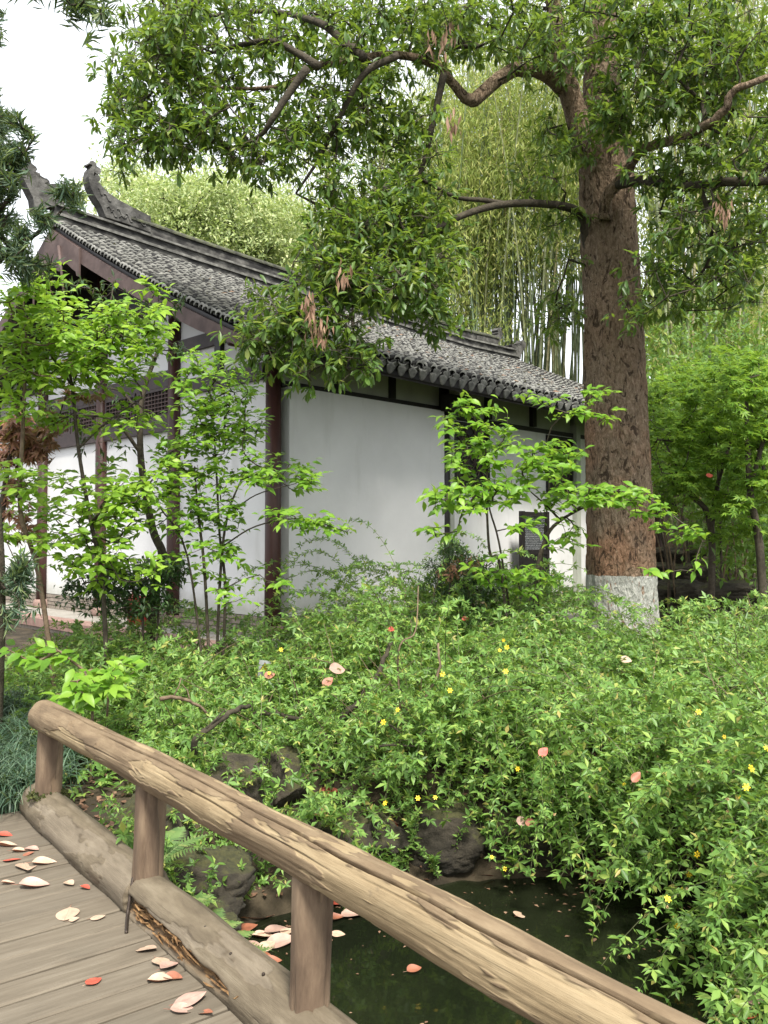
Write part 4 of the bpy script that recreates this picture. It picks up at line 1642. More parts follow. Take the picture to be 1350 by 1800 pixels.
# ------------------------------------------------------------------ big tree with lime-washed foot
def big_tree():
    root_p = px(1094, 1150, 10.0)
    zg = gz(root_p.x, root_p.y)
    tree = empty('shade_tree', (root_p.x, root_p.y, zg), 'tall broad evergreen tree with a thick brown trunk whitewashed at its foot', 'tree')
    W = Wood()
    trunk_pts = [(root_p.x, root_p.y, zg - .3), px(1093, 1080, 10), px(1090, 900, 10), px(1082, 700, 10), px(1070, 400, 10), px(1062, 220, 10)]
    trunk_pts = [tuple(p) for p in trunk_pts]
    # the trunk itself: fine mesh with swellings
    C = catmull(trunk_pts, 54)
    n = 128
    zs = C[:, 2]
    R = np.interp(zs, [zg - .3, zg + .1, .6, 1.15, 3.2, 5.2, 6.6], [.47, .43, .405, .385, .345, .315, .30])
    ph = np.arange(n) * 2 * np.pi / n
    Vt = []
    for i, c in enumerate(C):
        for a in ph:
            v = Vector((math.cos(a) * 2.2, math.sin(a) * 2.2, c[2] * .8))
            d = .020 * mnoise.noise(v) + .012 * mnoise.noise(v * 3.1) + .010 * mnoise.noise(Vector((v.x * 9, v.y * 9, c[2] * 2.5)))
            pl_ = mnoise.noise(Vector((math.cos(a) * 7, math.sin(a) * 7, c[2] * 5.5)) + Vector((0, 0, .3 * mnoise.noise(v * 5))))
            d += .011 * (1 if pl_ > .05 else (pl_ + .15) * 5 if pl_ > -.15 else 0) + .006 * mnoise.noise(Vector((math.cos(a) * 22, math.sin(a) * 22, c[2] * 14)))
            d += .03 * max(0, math.sin(a * 4 + 1)) * max(0, (.9 - c[2] + zg))
            r = R[i] + d
            Vt.append((c[0] + r * math.cos(a), c[1] + r * math.sin(a), c[2]))
    i = np.arange(len(C) - 1)[:, None] * n
    k = np.arange(n)[None]
    k2 = (k + 1) % n
    o = inst('trunk', np_mesh('trunk', np.array(Vt), np.stack([i + k, i + k2, i + n + k2, i + n + k], -1).reshape(-1, 4), MT['bark_trunk'], True), tree)
    W.limb([trunk_pts[-1], px(1058, 100, 10), px(1056, 0, 10), px(1048, -200, 10.1), px(1030, -500, 10.2)], [.27, .2, .18, .13, .06])
    W.limb([px(1042, 285, 9.95), px(1010, 190, 9.85), px(988, 110, 9.8), px(975, 20, 9.8), px(940, -180, 9.7)], [.17, .13, .11, .09, .05])
    W.limb([px(998, 160, 9.85), px(960, 128, 9.7), px(910, 122, 9.6), px(868, 145, 9.3), px(838, 172, 9.1), px(820, 174, 9.0), px(800, 150, 8.9), px(760, 112, 8.7), px(690, 96, 8.6),
            px(610, 107, 8.5), px(548, 118, 8.4), px(515, 142, 8.35), px(450, 156, 8.3), px(330, 152, 8.3)], [.115, .095, .08, .075, .072, .06, .048, .042, .038, .036, .032, .027, .018, .010])
    W.limb([px(540, 120, 7.7), px(505, 168, 7.7), px(478, 210, 7.7), px(455, 240, 7.8), px(400, 262, 8.0)], [.04, .034, .028, .02, .012])
    W.limb([px(560, 117, 7.7), px(520, 92, 7.8), px(470, 72, 7.9), px(380, 90, 8.5), px(280, 120, 8.4)], [.04, .032, .028, .02, .012])
    W.limb([px(640, 102, 7.9), px(600, 70, 8.0), px(560, 40, 8.2), px(470, 20, 9.1), px(350, 30, 9.0)], [.045, .04, .035, .025, .014])
    W.limb([px(700, 97, 8.0), px(640, 130, 8.0), px(600, 200, 8.1), px(560, 280, 8.3), px(520, 340, 8.3)], [.035, .03, .025, .018, .01])
    W.limb([px(780, 130, 8.6), px(760, 220, 8.6), px(740, 300, 8.8), px(700, 370, 8.6)], [.04, .03, .022, .012])
    # lower left limb that hangs over the roof
    W.limb([px(1036, 470, 9.95), px(1029, 410, 9.9), px(1012, 370, 9.75), px(950, 358, 9.3), px(880, 360, 9.0), px(815, 378, 8.6), px(745, 412, 8.2), px(680, 440, 7.9), px(600, 490, 7.6), px(520, 545, 7.4)],
           [.05, .055, .05, .042, .038, .034, .030, .024, .016, .009])
    W.limb([px(900, 360, 9.1), px(850, 352, 8.9), px(800, 346, 8.7), px(745, 318, 8.5), px(690, 300, 8.4)], [.03, .026, .022, .016, .009])
    W.limb([px(640, 462, 7.75), px(620, 540, 7.5), px(625, 600, 7.4), px(640, 640, 7.35)], [.014, .011, .008, .005])
    # right limbs
    W.limb([px(1063, 385, 9.66), px(1068, 345, 9.55), px(1090, 318, 9.45), px(1112, 285, 9.35), px(1130, 262, 9.1), px(1180, 248, 8.5), px(1240, 222, 7.9), px(1272, 195, 7.7), px(1290, 160, 7.6), px(1340, 140, 7.5), px(1450, 90, 7.5)],
           [.075, .07, .065, .055, .05, .046, .042, .038, .034, .028, .015])
    W.limb([px(1085, 325, 9.46), px(1130, 317, 9.1), px(1180, 326, 8.6), px(1215, 328, 8.3), px(1270, 320, 7.9), px(1350, 318, 7.7), px(1480, 300, 7.5)], [.055, .05, .046, .046, .042, .038, .02])
    W.limb([px(1240, 222, 7.9), px(1230, 150, 8.2), px(1200, 90, 8.7), px(1150, 30, 8.7)], [.03, .025, .02, .01])
    W.limb([px(1230, 325, 8.2), px(1250, 400, 8.3), px(1240, 470, 8.6), px(1180, 530, 8.5)], [.025, .02, .015, .008])
    pts = blobs([
        # upper left crown
        (300, 50, 80, 80, 7.6, 9.6, 44), (255, 125, 80, 50, 7.6, 9.2, 30), (230, 190, 45, 26, 7.8, 9, 9), (400, 60, 130, 80, 7.6, 10, 64), (540, 40, 120, 70, 7.8, 10, 56),
        (320, 185, 100, 60, 7.6, 9.4, 34), (255, 255, 62, 36, 7.6, 9, 20), (390, 250, 130, 40, 7.6, 9.2, 34), (480, 175, 110, 60, 7.8, 9.6, 28), (560, 235, 80, 50, 8, 9.4, 19),
        (620, 150, 80, 80, 8, 9.8, 28), (700, 50, 90, 70, 8.2, 10, 40), (690, 200, 70, 80, 8, 9.6, 30), (770, 50, 70, 60, 8.4, 10, 28), (480, 285, 80, 20, 7.8, 9, 10),
        # middle, over the ridge and roof
        (640, 335, 80, 55, 7.8, 9.2, 34), (720, 320, 70, 85, 7.9, 9.2, 40), (600, 410, 70, 45, 7.4, 8.8, 30), (690, 430, 90, 60, 7.4, 8.8, 50), (760, 430, 45, 60, 7.6, 8.8, 20),
        (570, 480, 65, 35, 7.2, 8.3, 24), (650, 500, 80, 40, 7.2, 8.3, 30), (735, 500, 50, 45, 7.4, 8.5, 18), (500, 560, 60, 42, 7.1, 8, 26), (470, 600, 55, 22, 7.1, 7.8, 13),
        (590, 570, 45, 45, 7.1, 7.8, 13), (615, 630, 45, 35, 7.1, 7.7, 11), (545, 640, 28, 18, 7.1, 7.6, 4), (760, 560, 30, 30, 7.5, 8.3, 6),
        # right of the trunk
        (900, 30, 130, 60, 8.2, 10.5, 55), (960, 90, 60, 50, 8.6, 10, 16), (1060, 40, 110, 70, 8, 10, 45), (1090, 170, 60, 60, 8.2, 9.4, 22), (1060, 235, 55, 28, 8.4, 9.3, 9),
        (1200, 50, 130, 80, 7.6, 9.6, 64), (1320, 80, 80, 100, 7.4, 9.4, 46), (1210, 160, 100, 50, 7.8, 9.2, 34), (1300, 250, 80, 70, 7.6, 9, 34), (1180, 290, 70, 45, 8, 9.4, 20),
        (1240, 390, 95, 60, 7.8, 9.4, 32), (1320, 430, 60, 80, 7.6, 9.2, 26), (1170, 460, 50, 40, 8, 9.2, 12), (1250, 510, 90, 45, 8, 9.4, 20), (1110, 530, 28, 40, 8.2, 9, 5),
        (985, 250, 50, 60, 9.2, 10.4, 16), (960, 330, 50, 40, 9, 10, 8), (985, 420, 30, 60, 9.4, 10.6, 7), (985, 560, 40, 50, 9.6, 11, 12),
        # the crown above the frame
        (350, -120, 260, 110, 7.5, 12, 40), (800, -160, 300, 150, 7.5, 13, 55), (1200, -150, 280, 150, 7.5, 13, 50), (1500, 100, 120, 250, 7.5, 11, 25)])
    W.attract(pts, .22, .10, -.05)
    o = W.build('branches', MT['bark_limb'], tree, .0042, .42, 14, 4, .05, MT['bark_trunk'])
    tp, td = W.tip_arrays()
    # each tip carries a few side shoots, each with its bunch of leaves
    m = 5
    tp2 = np.repeat(tp, m, 0) + rand_dir(len(tp) * m) * (rng.random(len(tp) * m) ** .5 * .27)[:, None]
    td2 = unit(np.repeat(td, m, 0) * .4 + (tp2 - np.repeat(tp, m, 0)) * 4 + np.array([0, 0, -.1]))
    fr = whorls(tp2, td2, (5, 8), (.085, .135), .31, .62, .22, .06, .012)
    leaf_part('crown', T_BLUNT, fr, MT['leaf_tree'], tree)
    # thin shoots that carry the bunches
    mb = MB()
    base = np.repeat(tp, m, 0)
    for a, b in zip(base, tp2):
        mb.tube([a, (a + b) / 2 + np.array([0, 0, .012]), b], [.0035, .003, .002], 3, cap=False)
    o = mb.build('twigs', MT['bark_twig'], tree); o['kind'] = 'stuff'
    # hanging bunches of withered leaves
    dead = [(545, 545, 6.95, 40), (552, 575, 6.95, 24), (567, 595, 6.95, 24), (605, 490, 7.0, 22), (780, 68, 7.9, 30), (760, 75, 7.9, 18), (797, 222, 7.8, 18), (1272, 375, 7.3, 34), (805, 48, 8.5, 12)]
    P_, D_ = [], []
    for x, y, d, k_ in dead:
        for _ in range(int(k_ * .75)):
            p = px(x + random.gauss(0, 7), y - 8 + random.gauss(0, 13), d + random.gauss(0, .06))
            P_.append(tuple(p)); D_.append((random.gauss(0, .2), random.gauss(0, .2), -1))
    P_, D_ = np.array(P_), np.array(D_)
    L_ = rng.uniform(.08, .14, len(P_))
    leaf_part('withered_leaves', T_LEAF, (P_, D_, rand_dir(len(P_)), L_, L_ * .22), MT['dead_leaf'], tree)


big_tree()


# ------------------------------------------------------------------ bamboo grove behind the hall
def culm_mesh(h, r, bend, seed):
    rs = random.Random(seed)
    mb = MB()
    pts, rad = [], []
    z = 0.0
    seg = .28
    while z < h:
        u = z / h
        rr = r * (1 - .75 * u ** 1.6)
        x = bend * u ** 2.6
        for dz, k in ((0, 1.0), (.012, 1.16), (.03, .97)):
            pts.append((x, 0, z + dz)); rad.append(rr * k)
        z += seg
        seg = min(.46, seg + .02)
    mb.tube(pts, rad, 7, cap=False)
    return mb.mesh('bamboo_culm', MT['culm'], True)


culms = [culm_mesh(17 + i * .7, .038 + .004 * (i % 3), 1.0 + .6 * i, i) for i in range(5)]
spots = []
for x0, x1, d0, d1, n in ((735, 900, 26.5, 33, 72), (850, 1040, 25.5, 31, 104), (1120, 1360, 20.5, 26, 46), (1180, 1300, 18.5, 20, 12), (560, 740, 30, 36, 22)):
    for i in range(n):
        x = random.uniform(x0, x1)
        d = random.uniform(d0, d1)
        spots.append((x, d))
bl_P, bl_D = [], []
for i, (x, d) in enumerate(spots):
    p = px(x, 900, d)
    z = gz(p.x, p.y) - .1
    lean = (x - 900) / 900 * .22 + random.gauss(0, .035) if x < 1100 else random.gauss(0, .05)
    m = Matrix.Translation((p.x, p.y, z)) @ Matrix.Rotation(lean, 4, 'Y') @ Matrix.Rotation(random.gauss(0, .03), 4, 'X') @ Matrix.Rotation(random.uniform(0, 6.28), 4, 'Z')
    s = random.uniform(.85, 1.1)
    m = m @ Matrix.Diagonal((s, s, s, 1))
    o = inst('bamboo_culm', culms[i % 5], None, m)
    if x < 1100:
        tag(o, 'slender green bamboo culm in the grove rising behind the tiled roof', 'bamboo', 'bamboo culms behind the roof')
    else:
        tag(o, 'slender green bamboo culm beyond the whitewashed tree, above the bushes', 'bamboo', 'bamboo culms beyond the big tree')
    # leafy side branches from the upper nodes
    nb_ = 26 if x < 1100 else 18
    for k in range(nb_):
        u = random.uniform(.52 if x < 880 else .64, 1.0)
        if random.random() > .25 + u: continue
        q = m @ Vector((1.0 * u ** 2.6, 0, 17 * u))
        off = Vector((random.gauss(0, .45), random.gauss(0, .45), random.gauss(0, .3)))
        bl_P.append(tuple(q + off)); bl_D.append((off.x, off.y, -.2))
bl_P, bl_D = np.array(bl_P), np.array(bl_D)
extra = blobs([(820, 260, 90, 160, 25, 31, 330), (930, 170, 90, 130, 25, 31, 240), (800, 400, 60, 120, 27, 33, 240), (740, 300, 90, 160, 28, 33, 160), (850, 420, 40, 100, 28, 33, 40), (960, 300, 50, 70, 27, 31, 60), (1180, 560, 70, 70, 21, 27, 200), (1300, 550, 80, 100, 20, 27, 260), (900, 290, 80, 50, 25, 29, 50), (785, 400, 45, 100, 26, 31, 60), (880, 60, 200, 90, 25, 30, 120),
               (1200, 450, 120, 160, 20, 26, 330), (1200, 270, 130, 160, 20, 27, 330), (1320, 400, 70, 200, 19, 26, 260), (860, 590, 60, 30, 24.8, 27, 20), (790, 500, 40, 50, 25, 28, 22),
               (640, 420, 90, 90, 31, 36, 80), (560, 460, 60, 60, 31, 36, 40), (1190, 640, 30, 40, 17, 19, 14)])
bl_P = np.concatenate([bl_P, extra]); bl_D = np.concatenate([bl_D, rand_dir(len(extra), -.6, .2)])
n = 15
tp = np.repeat(bl_P, n, 0) + rng.normal(0, .30, (len(bl_P) * n, 3))
D = unit(np.repeat(bl_D, n, 0) * .4 + rand_dir(len(tp)) * .7 + np.array([0, 0, -.75]))
L = rng.uniform(.15, .26, len(tp))
o = leaf_part('bamboo_foliage', T_DIAMOND, (tp, D, unit(rand_dir(len(tp)) + np.array([0, -.6, .5])), L, L * .19), MT['leaf_bamboo'], None)
tag(o, 'yellow green bamboo foliage hanging high behind the hall', 'bamboo foliage')


# ------------------------------------------------------------------ trees beyond the roof
def far_tree(name, label, base, specs, mat, step, L, per, ratio=.45, tm=T_DIAMOND, group=None, jitter=.5, trunk_r=.22):
    zg = gz(base[0], base[1])
    t = empty(name, (base[0], base[1], zg), label, 'tree', group)
    W = Wood()
    pts = blobs(specs)
    c = pts.mean(0)
    W.limb([(base[0], base[1], zg - .2), ((base[0] + c[0]) / 2 + .3, (base[1] + c[1]) / 2, zg + (c[2] - zg) * .5), (c[0], c[1], c[2])], [trunk_r, trunk_r * .7, trunk_r * .35])
    W.attract(pts, step, .1)
    W.build('trunk', MT['bark_limb'], t, .012, .45, 9, 4, .12)
    tp, td = W.tip_arrays()
    m = 6
    tp2 = np.repeat(tp, m, 0) + rng.normal(0, jitter, (len(tp) * m, 3))
    fr = whorls(tp2, np.repeat(td, m, 0), per, L, ratio, .9, .1, 0, jitter * .35)
    leaf_part('crown', tm, fr, mat, t)
    return t


far_tree('round_tree', 'pale yellow green round tree rising beyond the hall ridge', (-6.4, 33), [(370, 400, 135, 75, 30, 36, 300), (300, 385, 70, 55, 30, 34, 60), (440, 440, 80, 40, 30, 35, 70), (250, 360, 60, 40, 31, 35, 25), (380, 480, 120, 50, 31, 36, 60)], MT['leaf_pale_haze'], .8, (.13, .22), (18, 26), .45, trunk_r=.35)
far_tree('round_tree', 'grey green tree beyond the ridge beside the pale round tree', (-4.2, 40), [(495, 410, 50, 60, 38, 43, 110), (520, 450, 60, 40, 38, 43, 60), (225, 330, 55, 45, 38, 42, 35)], MT['leaf_pale_haze'], .9, (.14, .22), (15, 20), .45, trunk_r=.3)


# ------------------------------------------------------------------ bushes right of the trunk
def bush(name, label, cat, stems, specs, mat, L, ratio, count, seg, tm, mode='along', group=None, wood='bark_twig', objects=0, rmin=.0026, part='foliage', step=.16, droop=.25, wob=.1, sub=1, subr=.12):
    b0 = stems[0][0][0]
    zg = gz(b0[0], b0[1])
    t = empty(name, (b0[0], b0[1], zg), label, cat, group)
    W = Wood()
    for pts, rads in stems:
        W.limb([tuple(p) for p in pts], rads, root=None if not W.P else -1)
    W.attract(blobs(specs) if isinstance(specs, list) else specs, step, wob)
    W.build('stems', MT[wood], t, rmin, .45, 9, 4, .02)
    tp, td = W.tip_arrays()
    if sub > 1:
        b = np.repeat(tp, sub, 0)
        tp = b + rand_dir(len(b), -.6, .6) * (rng.random(len(b)) ** .5 * subr)[:, None]
        td = unit(np.repeat(td, sub, 0) * .4 + (tp - b) * 4)
    if mode == 'along':
        fr = along(tp, td, count, seg, L, ratio, droop)
    else:
        fr = whorls(tp, td, count, L, ratio, .75, droop, .08, .02)
    if objects:
        leaf_objects('leaf', tm, fr, MT[mat], t, objects)
    else:
        leaf_part(part, tm, fr, MT[mat], t)
    return t


def gp(x, y, d):
    """foot of a stem: pixel column x at depth d, set on the ground"""
    p = px(x, y, d)
    return (p.x, p.y, gz(p.x, p.y) - .05)


bush('maple_bush', 'bright green leafy bush with dark forked stems beyond the big trunk', 'bush',
     [([gp(1245, 1000, 11.5), px(1250, 930, 11.5), px(1215, 870, 11.4), px(1165, 830, 11.3)], [.05, .045, .03, .015]),
      ([px(1250, 935, 11.5), px(1262, 850, 11.5), px(1290, 760, 11.4)], [.035, .03, .015]),
      ([px(1220, 872, 11.4), px(1190, 820, 11.6), px(1160, 760, 11.8)], [.02, .015, .01])],
     [(1200, 720, 75, 60, 10.4, 13, 80), (1270, 740, 90, 80, 10.4, 13, 100), (1190, 800, 60, 45, 10.4, 12.6, 46), (1270, 840, 90, 50, 10.6, 12.8, 50), (1250, 670, 100, 36, 11, 13.5, 50), (1180, 865, 45, 30, 11, 12, 12), (1290, 910, 60, 40, 10.6, 12, 14)],
     'leaf_maple', (.085, .13), 1.0, (5, 8), .3, T_PALM, sub=2, subr=.2)
bush('maple_bush', 'green leafy bush with leaning grey stems at the edge of the slope', 'bush',
     [([gp(1345, 1050, 10.5), px(1335, 960, 10.4), px(1318, 860, 10.3), px(1312, 700, 10.3)], [.055, .05, .04, .02]),
      ([px(1318, 860, 10.3), px(1345, 760, 10.2), px(1370, 650, 10.2)], [.03, .025, .012]),
      ([gp(1400, 1050, 10.2), px(1360, 900, 10.3), px(1330, 780, 10.5)], [.04, .03, .015])],
     [(1325, 700, 60, 70, 9.6, 11.6, 44), (1330, 800, 50, 70, 9.6, 11.6, 38), (1310, 890, 50, 50, 9.8, 11.2, 20), (1400, 750, 80, 120, 9.8, 11.4, 40), (1290, 640, 60, 30, 10, 11.5, 26)],
     'leaf_maple', (.085, .13), 1.0, (5, 8), .3, T_PALM, sub=2, subr=.18)
# slender upright stems on the slope
for i in range(34):
    x, d = random.uniform(1165, 1365), random.uniform(12, 17)
    a = gp(x, 1000, d)
    mb = MB()
    h = random.uniform(1.6, 3.4)
    pts = [(a[0], a[1], a[2]), (a[0] + random.gauss(0, .1), a[1], a[2] + h * .4), (a[0] + random.gauss(0, .3), a[1] + random.gauss(0, .2), a[2] + h)]
    r = random.uniform(.012, .028)
    mb.tube(catmull(pts, 4), list(np.linspace(r, r * .4, 9)), 6)
    o = mb.build('bare_sapling', MT['stem_brown' if i % 2 else 'bark_twig'], None, True)
    tag(o, 'thin bare sapling stem in the dim thicket on the slope', 'stem', 'thin stems on the slope')
sp = blobs([(1290, 900, 80, 90, 13, 18, 150), (1220, 810, 80, 50, 14, 19, 100), (1300, 780, 70, 120, 13, 18, 200), (1230, 700, 120, 60, 14, 20, 160), (1400, 850, 60, 150, 12, 17, 120), (1330, 960, 60, 40, 11.5, 14, 60), (1180, 620, 60, 60, 17, 22, 70), (1280, 600, 90, 60, 16, 22, 100)])
n = 22
tp = np.repeat(sp, n, 0) + rng.normal(0, .28, (len(sp) * n, 3))
keep = tp[:, 2] > ground_z(tp[:, 0], tp[:, 1])
tp = tp[keep]
L = rng.uniform(.09, .16, len(tp))
o = leaf_part('slope_undergrowth', T_DIAMOND, (tp, unit(rand_dir(len(tp)) + np.array([0, 0, -.3])), rand_dir(len(tp), .1, 1), L, L * .42), MT['leaf_mid'], None)
tag(o, 'mixed green undergrowth covering the slope beyond the big tree', 'undergrowth')
sp = blobs([(1250, 760, 160, 260, 24, 34, 500), (1500, 700, 160, 300, 18, 34, 260)])
tp = np.repeat(sp, 24, 0) + rng.normal(0, .6, (len(sp) * 24, 3))
tp = tp[tp[:, 2] > ground_z(tp[:, 0], tp[:, 1])]
L = rng.uniform(.2, .34, len(tp))
o = leaf_part('far_thicket', T_DIAMOND, (tp, rand_dir(len(tp)), rand_dir(len(tp)), L, L * .45), MT['leaf_pale_haze'], None)
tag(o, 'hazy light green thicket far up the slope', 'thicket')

# ------------------------------------------------------------------ saplings with broad leaves
bush('sapling', 'young sapling with broad bright leaves in front of the notice board and trunk', 'sapling',
     [([gp(938, 1080, 8.3), px(942, 1030, 8.3), px(958, 950, 8.25), px(985, 915, 8.2), px(1040, 885, 8.1)], [.026, .024, .02, .016, .008]),
      ([px(985, 915, 8.2), px(962, 890, 8.2), px(930, 862, 8.2)], [.013, .010, .006]),
      ([gp(905, 1080, 8.2), px(880, 1000, 8.1), px(862, 975, 8.05), px(856, 900, 8.0), px(852, 780, 8.0), px(808, 690, 8.0)], [.016, .014, .013, .011, .008, .004]),
      ([gp(918, 1080, 8.3), px(882, 980, 8.2), px(862, 900, 8.1), px(850, 850, 8.0)], [.012, .010, .008, .005]),
      ([gp(930, 1080, 8.4), px(955, 960, 8.4), px(965, 850, 8.4), px(960, 780, 8.4)], [.010, .009, .007, .004]),
      ([px(985, 915, 8.2), px(1060, 868, 8.0), px(1130, 872, 7.9), px(1200, 920, 7.8), px(1235, 950, 7.8)], [.012, .010, .008, .006, .003])],
     [(810, 740, 45, 45, 7.7, 8.2, 22), (870, 740, 30, 25, 7.7, 8.2, 9), (830, 800, 55, 30, 7.6, 8.3, 20), (800, 880, 60, 25, 7.4, 8.2, 24), (860, 860, 70, 28, 7.4, 8.4, 34), (940, 830, 70, 30, 7.6, 8.6, 32),
      (900, 790, 50, 25, 7.7, 8.4, 14), (990, 800, 40, 35, 7.8, 8.6, 20), (1010, 870, 70, 25, 7.6, 8.5, 36), (1080, 870, 60, 18, 7.5, 8.3, 22), (1060, 690, 50, 12, 7.9, 8.5, 6), (1070, 730, 50, 14, 7.9, 8.5, 7),
      (1150, 890, 45, 20, 7.5, 8.1, 10), (1190, 930, 35, 18, 7.5, 8, 8), (960, 930, 60, 20, 7.6, 8.3, 10), (870, 1000, 70, 30, 7.6, 8.2, 16), (930, 1020, 60, 25, 7.7, 8.3, 14), (1000, 960, 40, 30, 7.9, 8.5, 7), (1180, 1000, 50, 14, 7.5, 8, 4), (770, 930, 40, 14, 7.4, 7.9, 6), (1010, 720, 25, 10, 8, 8.4, 3), (920, 690, 20, 8, 8, 8.4, 2), (960, 700, 30, 8, 8, 8.4, 3)],
     'leaf_bright', (.085, .135), .48, (5, 8), .18, T_OVATE, objects=300, droop=.16)

LEFT = 'broad leaved saplings in front of the side wall'
bush('sapling', 'tall sapling with bright lime leaves and a brown stem leaning past the stone platform', 'sapling',
     [([gp(106, 1135, 7.3), px(68, 1010, 7.25), px(36, 900, 7.2), px(40, 760, 7.2), px(46, 600, 7.2), px(40, 520, 7.2)], [.022, .021, .019, .016, .012, .006]),
      ([px(40, 740, 7.2), px(15, 690, 7.2), px(-30, 640, 7.2)], [.012, .009, .005])],
     [(45, 560, 70, 60, 6.8, 7.6, 44), (20, 640, 60, 50, 6.8, 7.6, 34), (70, 500, 40, 25, 6.8, 7.4, 8), (95, 620, 60, 50, 6.8, 7.8, 34), (30, 720, 50, 40, 6.8, 7.6, 16), (25, 860, 60, 50, 6.8, 7.5, 20), (45, 950, 60, 50, 6.9, 7.5, 18), (-40, 600, 40, 100, 6.8, 7.4, 12)],
     'leaf_lime', (.078, .125), .50, (3, 6), .18, T_OVATE, wood='stem_brown', objects=300, droop=.10, sub=2, subr=.22)
bush('sapling', 'sapling with layered lime leaves and a single slim stem before the grid windows', 'sapling',
     [([gp(192, 1090, 7.6), px(180, 1020, 7.6), px(160, 920, 7.55), px(138, 790, 7.5), px(128, 690, 7.5), px(120, 640, 7.5)], [.022, .02, .018, .016, .014, .010]),
      ([px(128, 680, 7.5), px(100, 640, 7.4), px(70, 600, 7.3)], [.012, .009, .005]),
      ([px(128, 680, 7.5), px(150, 620, 7.5), px(210, 560, 7.5)], [.011, .008, .005]),
      ([px(136, 790, 7.5), px(190, 740, 7.5), px(250, 700, 7.5)], [.011, .008, .005])],
     [(150, 590, 80, 50, 7.1, 8, 58), (230, 560, 60, 35, 7.1, 8, 30), (270, 590, 40, 35, 7.2, 8, 18), (120, 660, 80, 30, 7.1, 8, 32), (200, 640, 70, 36, 7.1, 8.1, 32), (260, 530, 25, 30, 7.1, 7.6, 7), (150, 740, 70, 30, 7.2, 8, 16), (230, 730, 40, 30, 7.2, 8, 8), (180, 860, 80, 50, 7.2, 8, 34), (150, 950, 80, 40, 7.2, 8, 34), (240, 900, 70, 50, 7.3, 8, 34), (110, 880, 40, 40, 7.1, 7.8, 12), (200, 1000, 80, 35, 7.2, 7.9, 34), (270, 820, 40, 40, 7.4, 8, 10)],
     'leaf_lime', (.078, .122), .50, (3, 6), .18, T_OVATE, objects=300, droop=.10, sub=2, subr=.22)
bush('sapling', 'many stemmed shrub with yellow green leaves beside the dark corner column', 'shrub',
     [([gp(372, 1120, 7.9), px(360, 1010, 7.9), px(348, 900, 7.9), px(342, 820, 7.9)], [.016, .015, .012, .007]),
      ([gp(378, 1120, 7.9), px(388, 1000, 7.9), px(402, 900, 7.9), px(430, 830, 7.8)], [.015, .014, .011, .006]),
      ([gp(388, 1120, 7.9), px(396, 1040, 7.9), px(386, 940, 8.0), px(380, 820, 8.0), px(372, 700, 8.0)], [.015, .014, .012, .010, .005]),
      ([gp(366, 1120, 7.9), px(330, 980, 7.9), px(280, 890, 7.8), px(262, 850, 7.8)], [.012, .010, .007, .004]),
      ([px(402, 905, 7.9), px(450, 870, 7.7), px(520, 850, 7.6)], [.008, .006, .003]),
      ([px(392, 960, 7.9), px(450, 925, 7.6), px(530, 912, 7.4), px(610, 935, 7.3)], [.009, .007, .005, .003])],
     [(370, 680, 70, 45, 7.5, 8.3, 42), (400, 740, 80, 45, 7.5, 8.4, 52), (340, 780, 60, 50, 7.5, 8.3, 34), (420, 810, 60, 30, 7.5, 8.2, 22), (500, 840, 60, 28, 7.3, 8, 26), (350, 860, 60, 40, 7.5, 8.2, 20), (380, 920, 60, 40, 7.5, 8.1, 16), (370, 990, 60, 40, 7.5, 8.1, 16), (560, 920, 55, 14, 7.2, 7.6, 12), (500, 905, 40, 12, 7.3, 7.7, 7), (370, 620, 45, 20, 7.6, 8.2, 10), (480, 1020, 40, 16, 7.4, 7.8, 4), (330, 930, 50, 50, 7.4, 8, 14), (300, 840, 40, 40, 7.6, 8.2, 14), (395, 1040, 40, 20, 7.4, 7.8, 5)],
     'leaf_bright', (.065, .11), .46, (4, 7), .17, T_OVATE, objects=300, droop=.12, sub=2, subr=.18)
bush('sapling', 'low sapling with large soft leaves just above the handrail end', 'sapling',
     [([gp(160, 1290, 5.9), px(162, 1230, 5.9), px(150, 1180, 5.85)], [.012, .010, .006]), ([gp(186, 1280, 6.1), px(190, 1230, 6.1), px(200, 1190, 6.0)], [.010, .008, .005])],
     [(170, 1195, 60, 25, 5.6, 6.2, 20), (60, 1150, 60, 22, 6.0, 6.6, 18), (120, 1225, 40, 14, 5.6, 6, 6), (220, 1180, 30, 25, 5.8, 6.2, 7)],
     'leaf_bright', (.09, .15), .5, (4, 6), .14, T_OVATE, wood='stem_brown', objects=150, droop=.35)
bush('small_tree', 'small dark leaved tree with a crooked trunk before the side wall', 'tree',
     [([gp(262, 1110, 8.6), px(270, 1030, 8.6), px(285, 975, 8.6), px(268, 930, 8.65), px(250, 830, 8.7), px(246, 760, 8.7), px(252, 690, 8.7), px(285, 600, 8.7), px(310, 560, 8.7)], [.05, .045, .045, .04, .036, .032, .026, .016, .008]),
      ([px(250, 800, 8.7), px(200, 740, 8.6), px(130, 730, 8.6), px(70, 745, 8.6)], [.022, .018, .014, .008]),
      ([px(248, 730, 8.7), px(215, 690, 8.8), px(180, 680, 8.9)], [.018, .012, .007])],
     [(220, 560, 80, 50, 8.3, 9.2, 24), (285, 600, 40, 40, 8.4, 9, 12), (170, 560, 60, 50, 8.3, 9, 14), (190, 760, 60, 60, 8.3, 9, 12), (100, 700, 60, 50, 8.4, 9, 10), (160, 500, 50, 30, 8.4, 9.2, 12), (300, 520, 40, 30, 8.4, 9, 10)],
     'leaf_dark', (.07, .11), .30, (6, 9), .2, T_LEAF, mode='whorl', droop=.3)
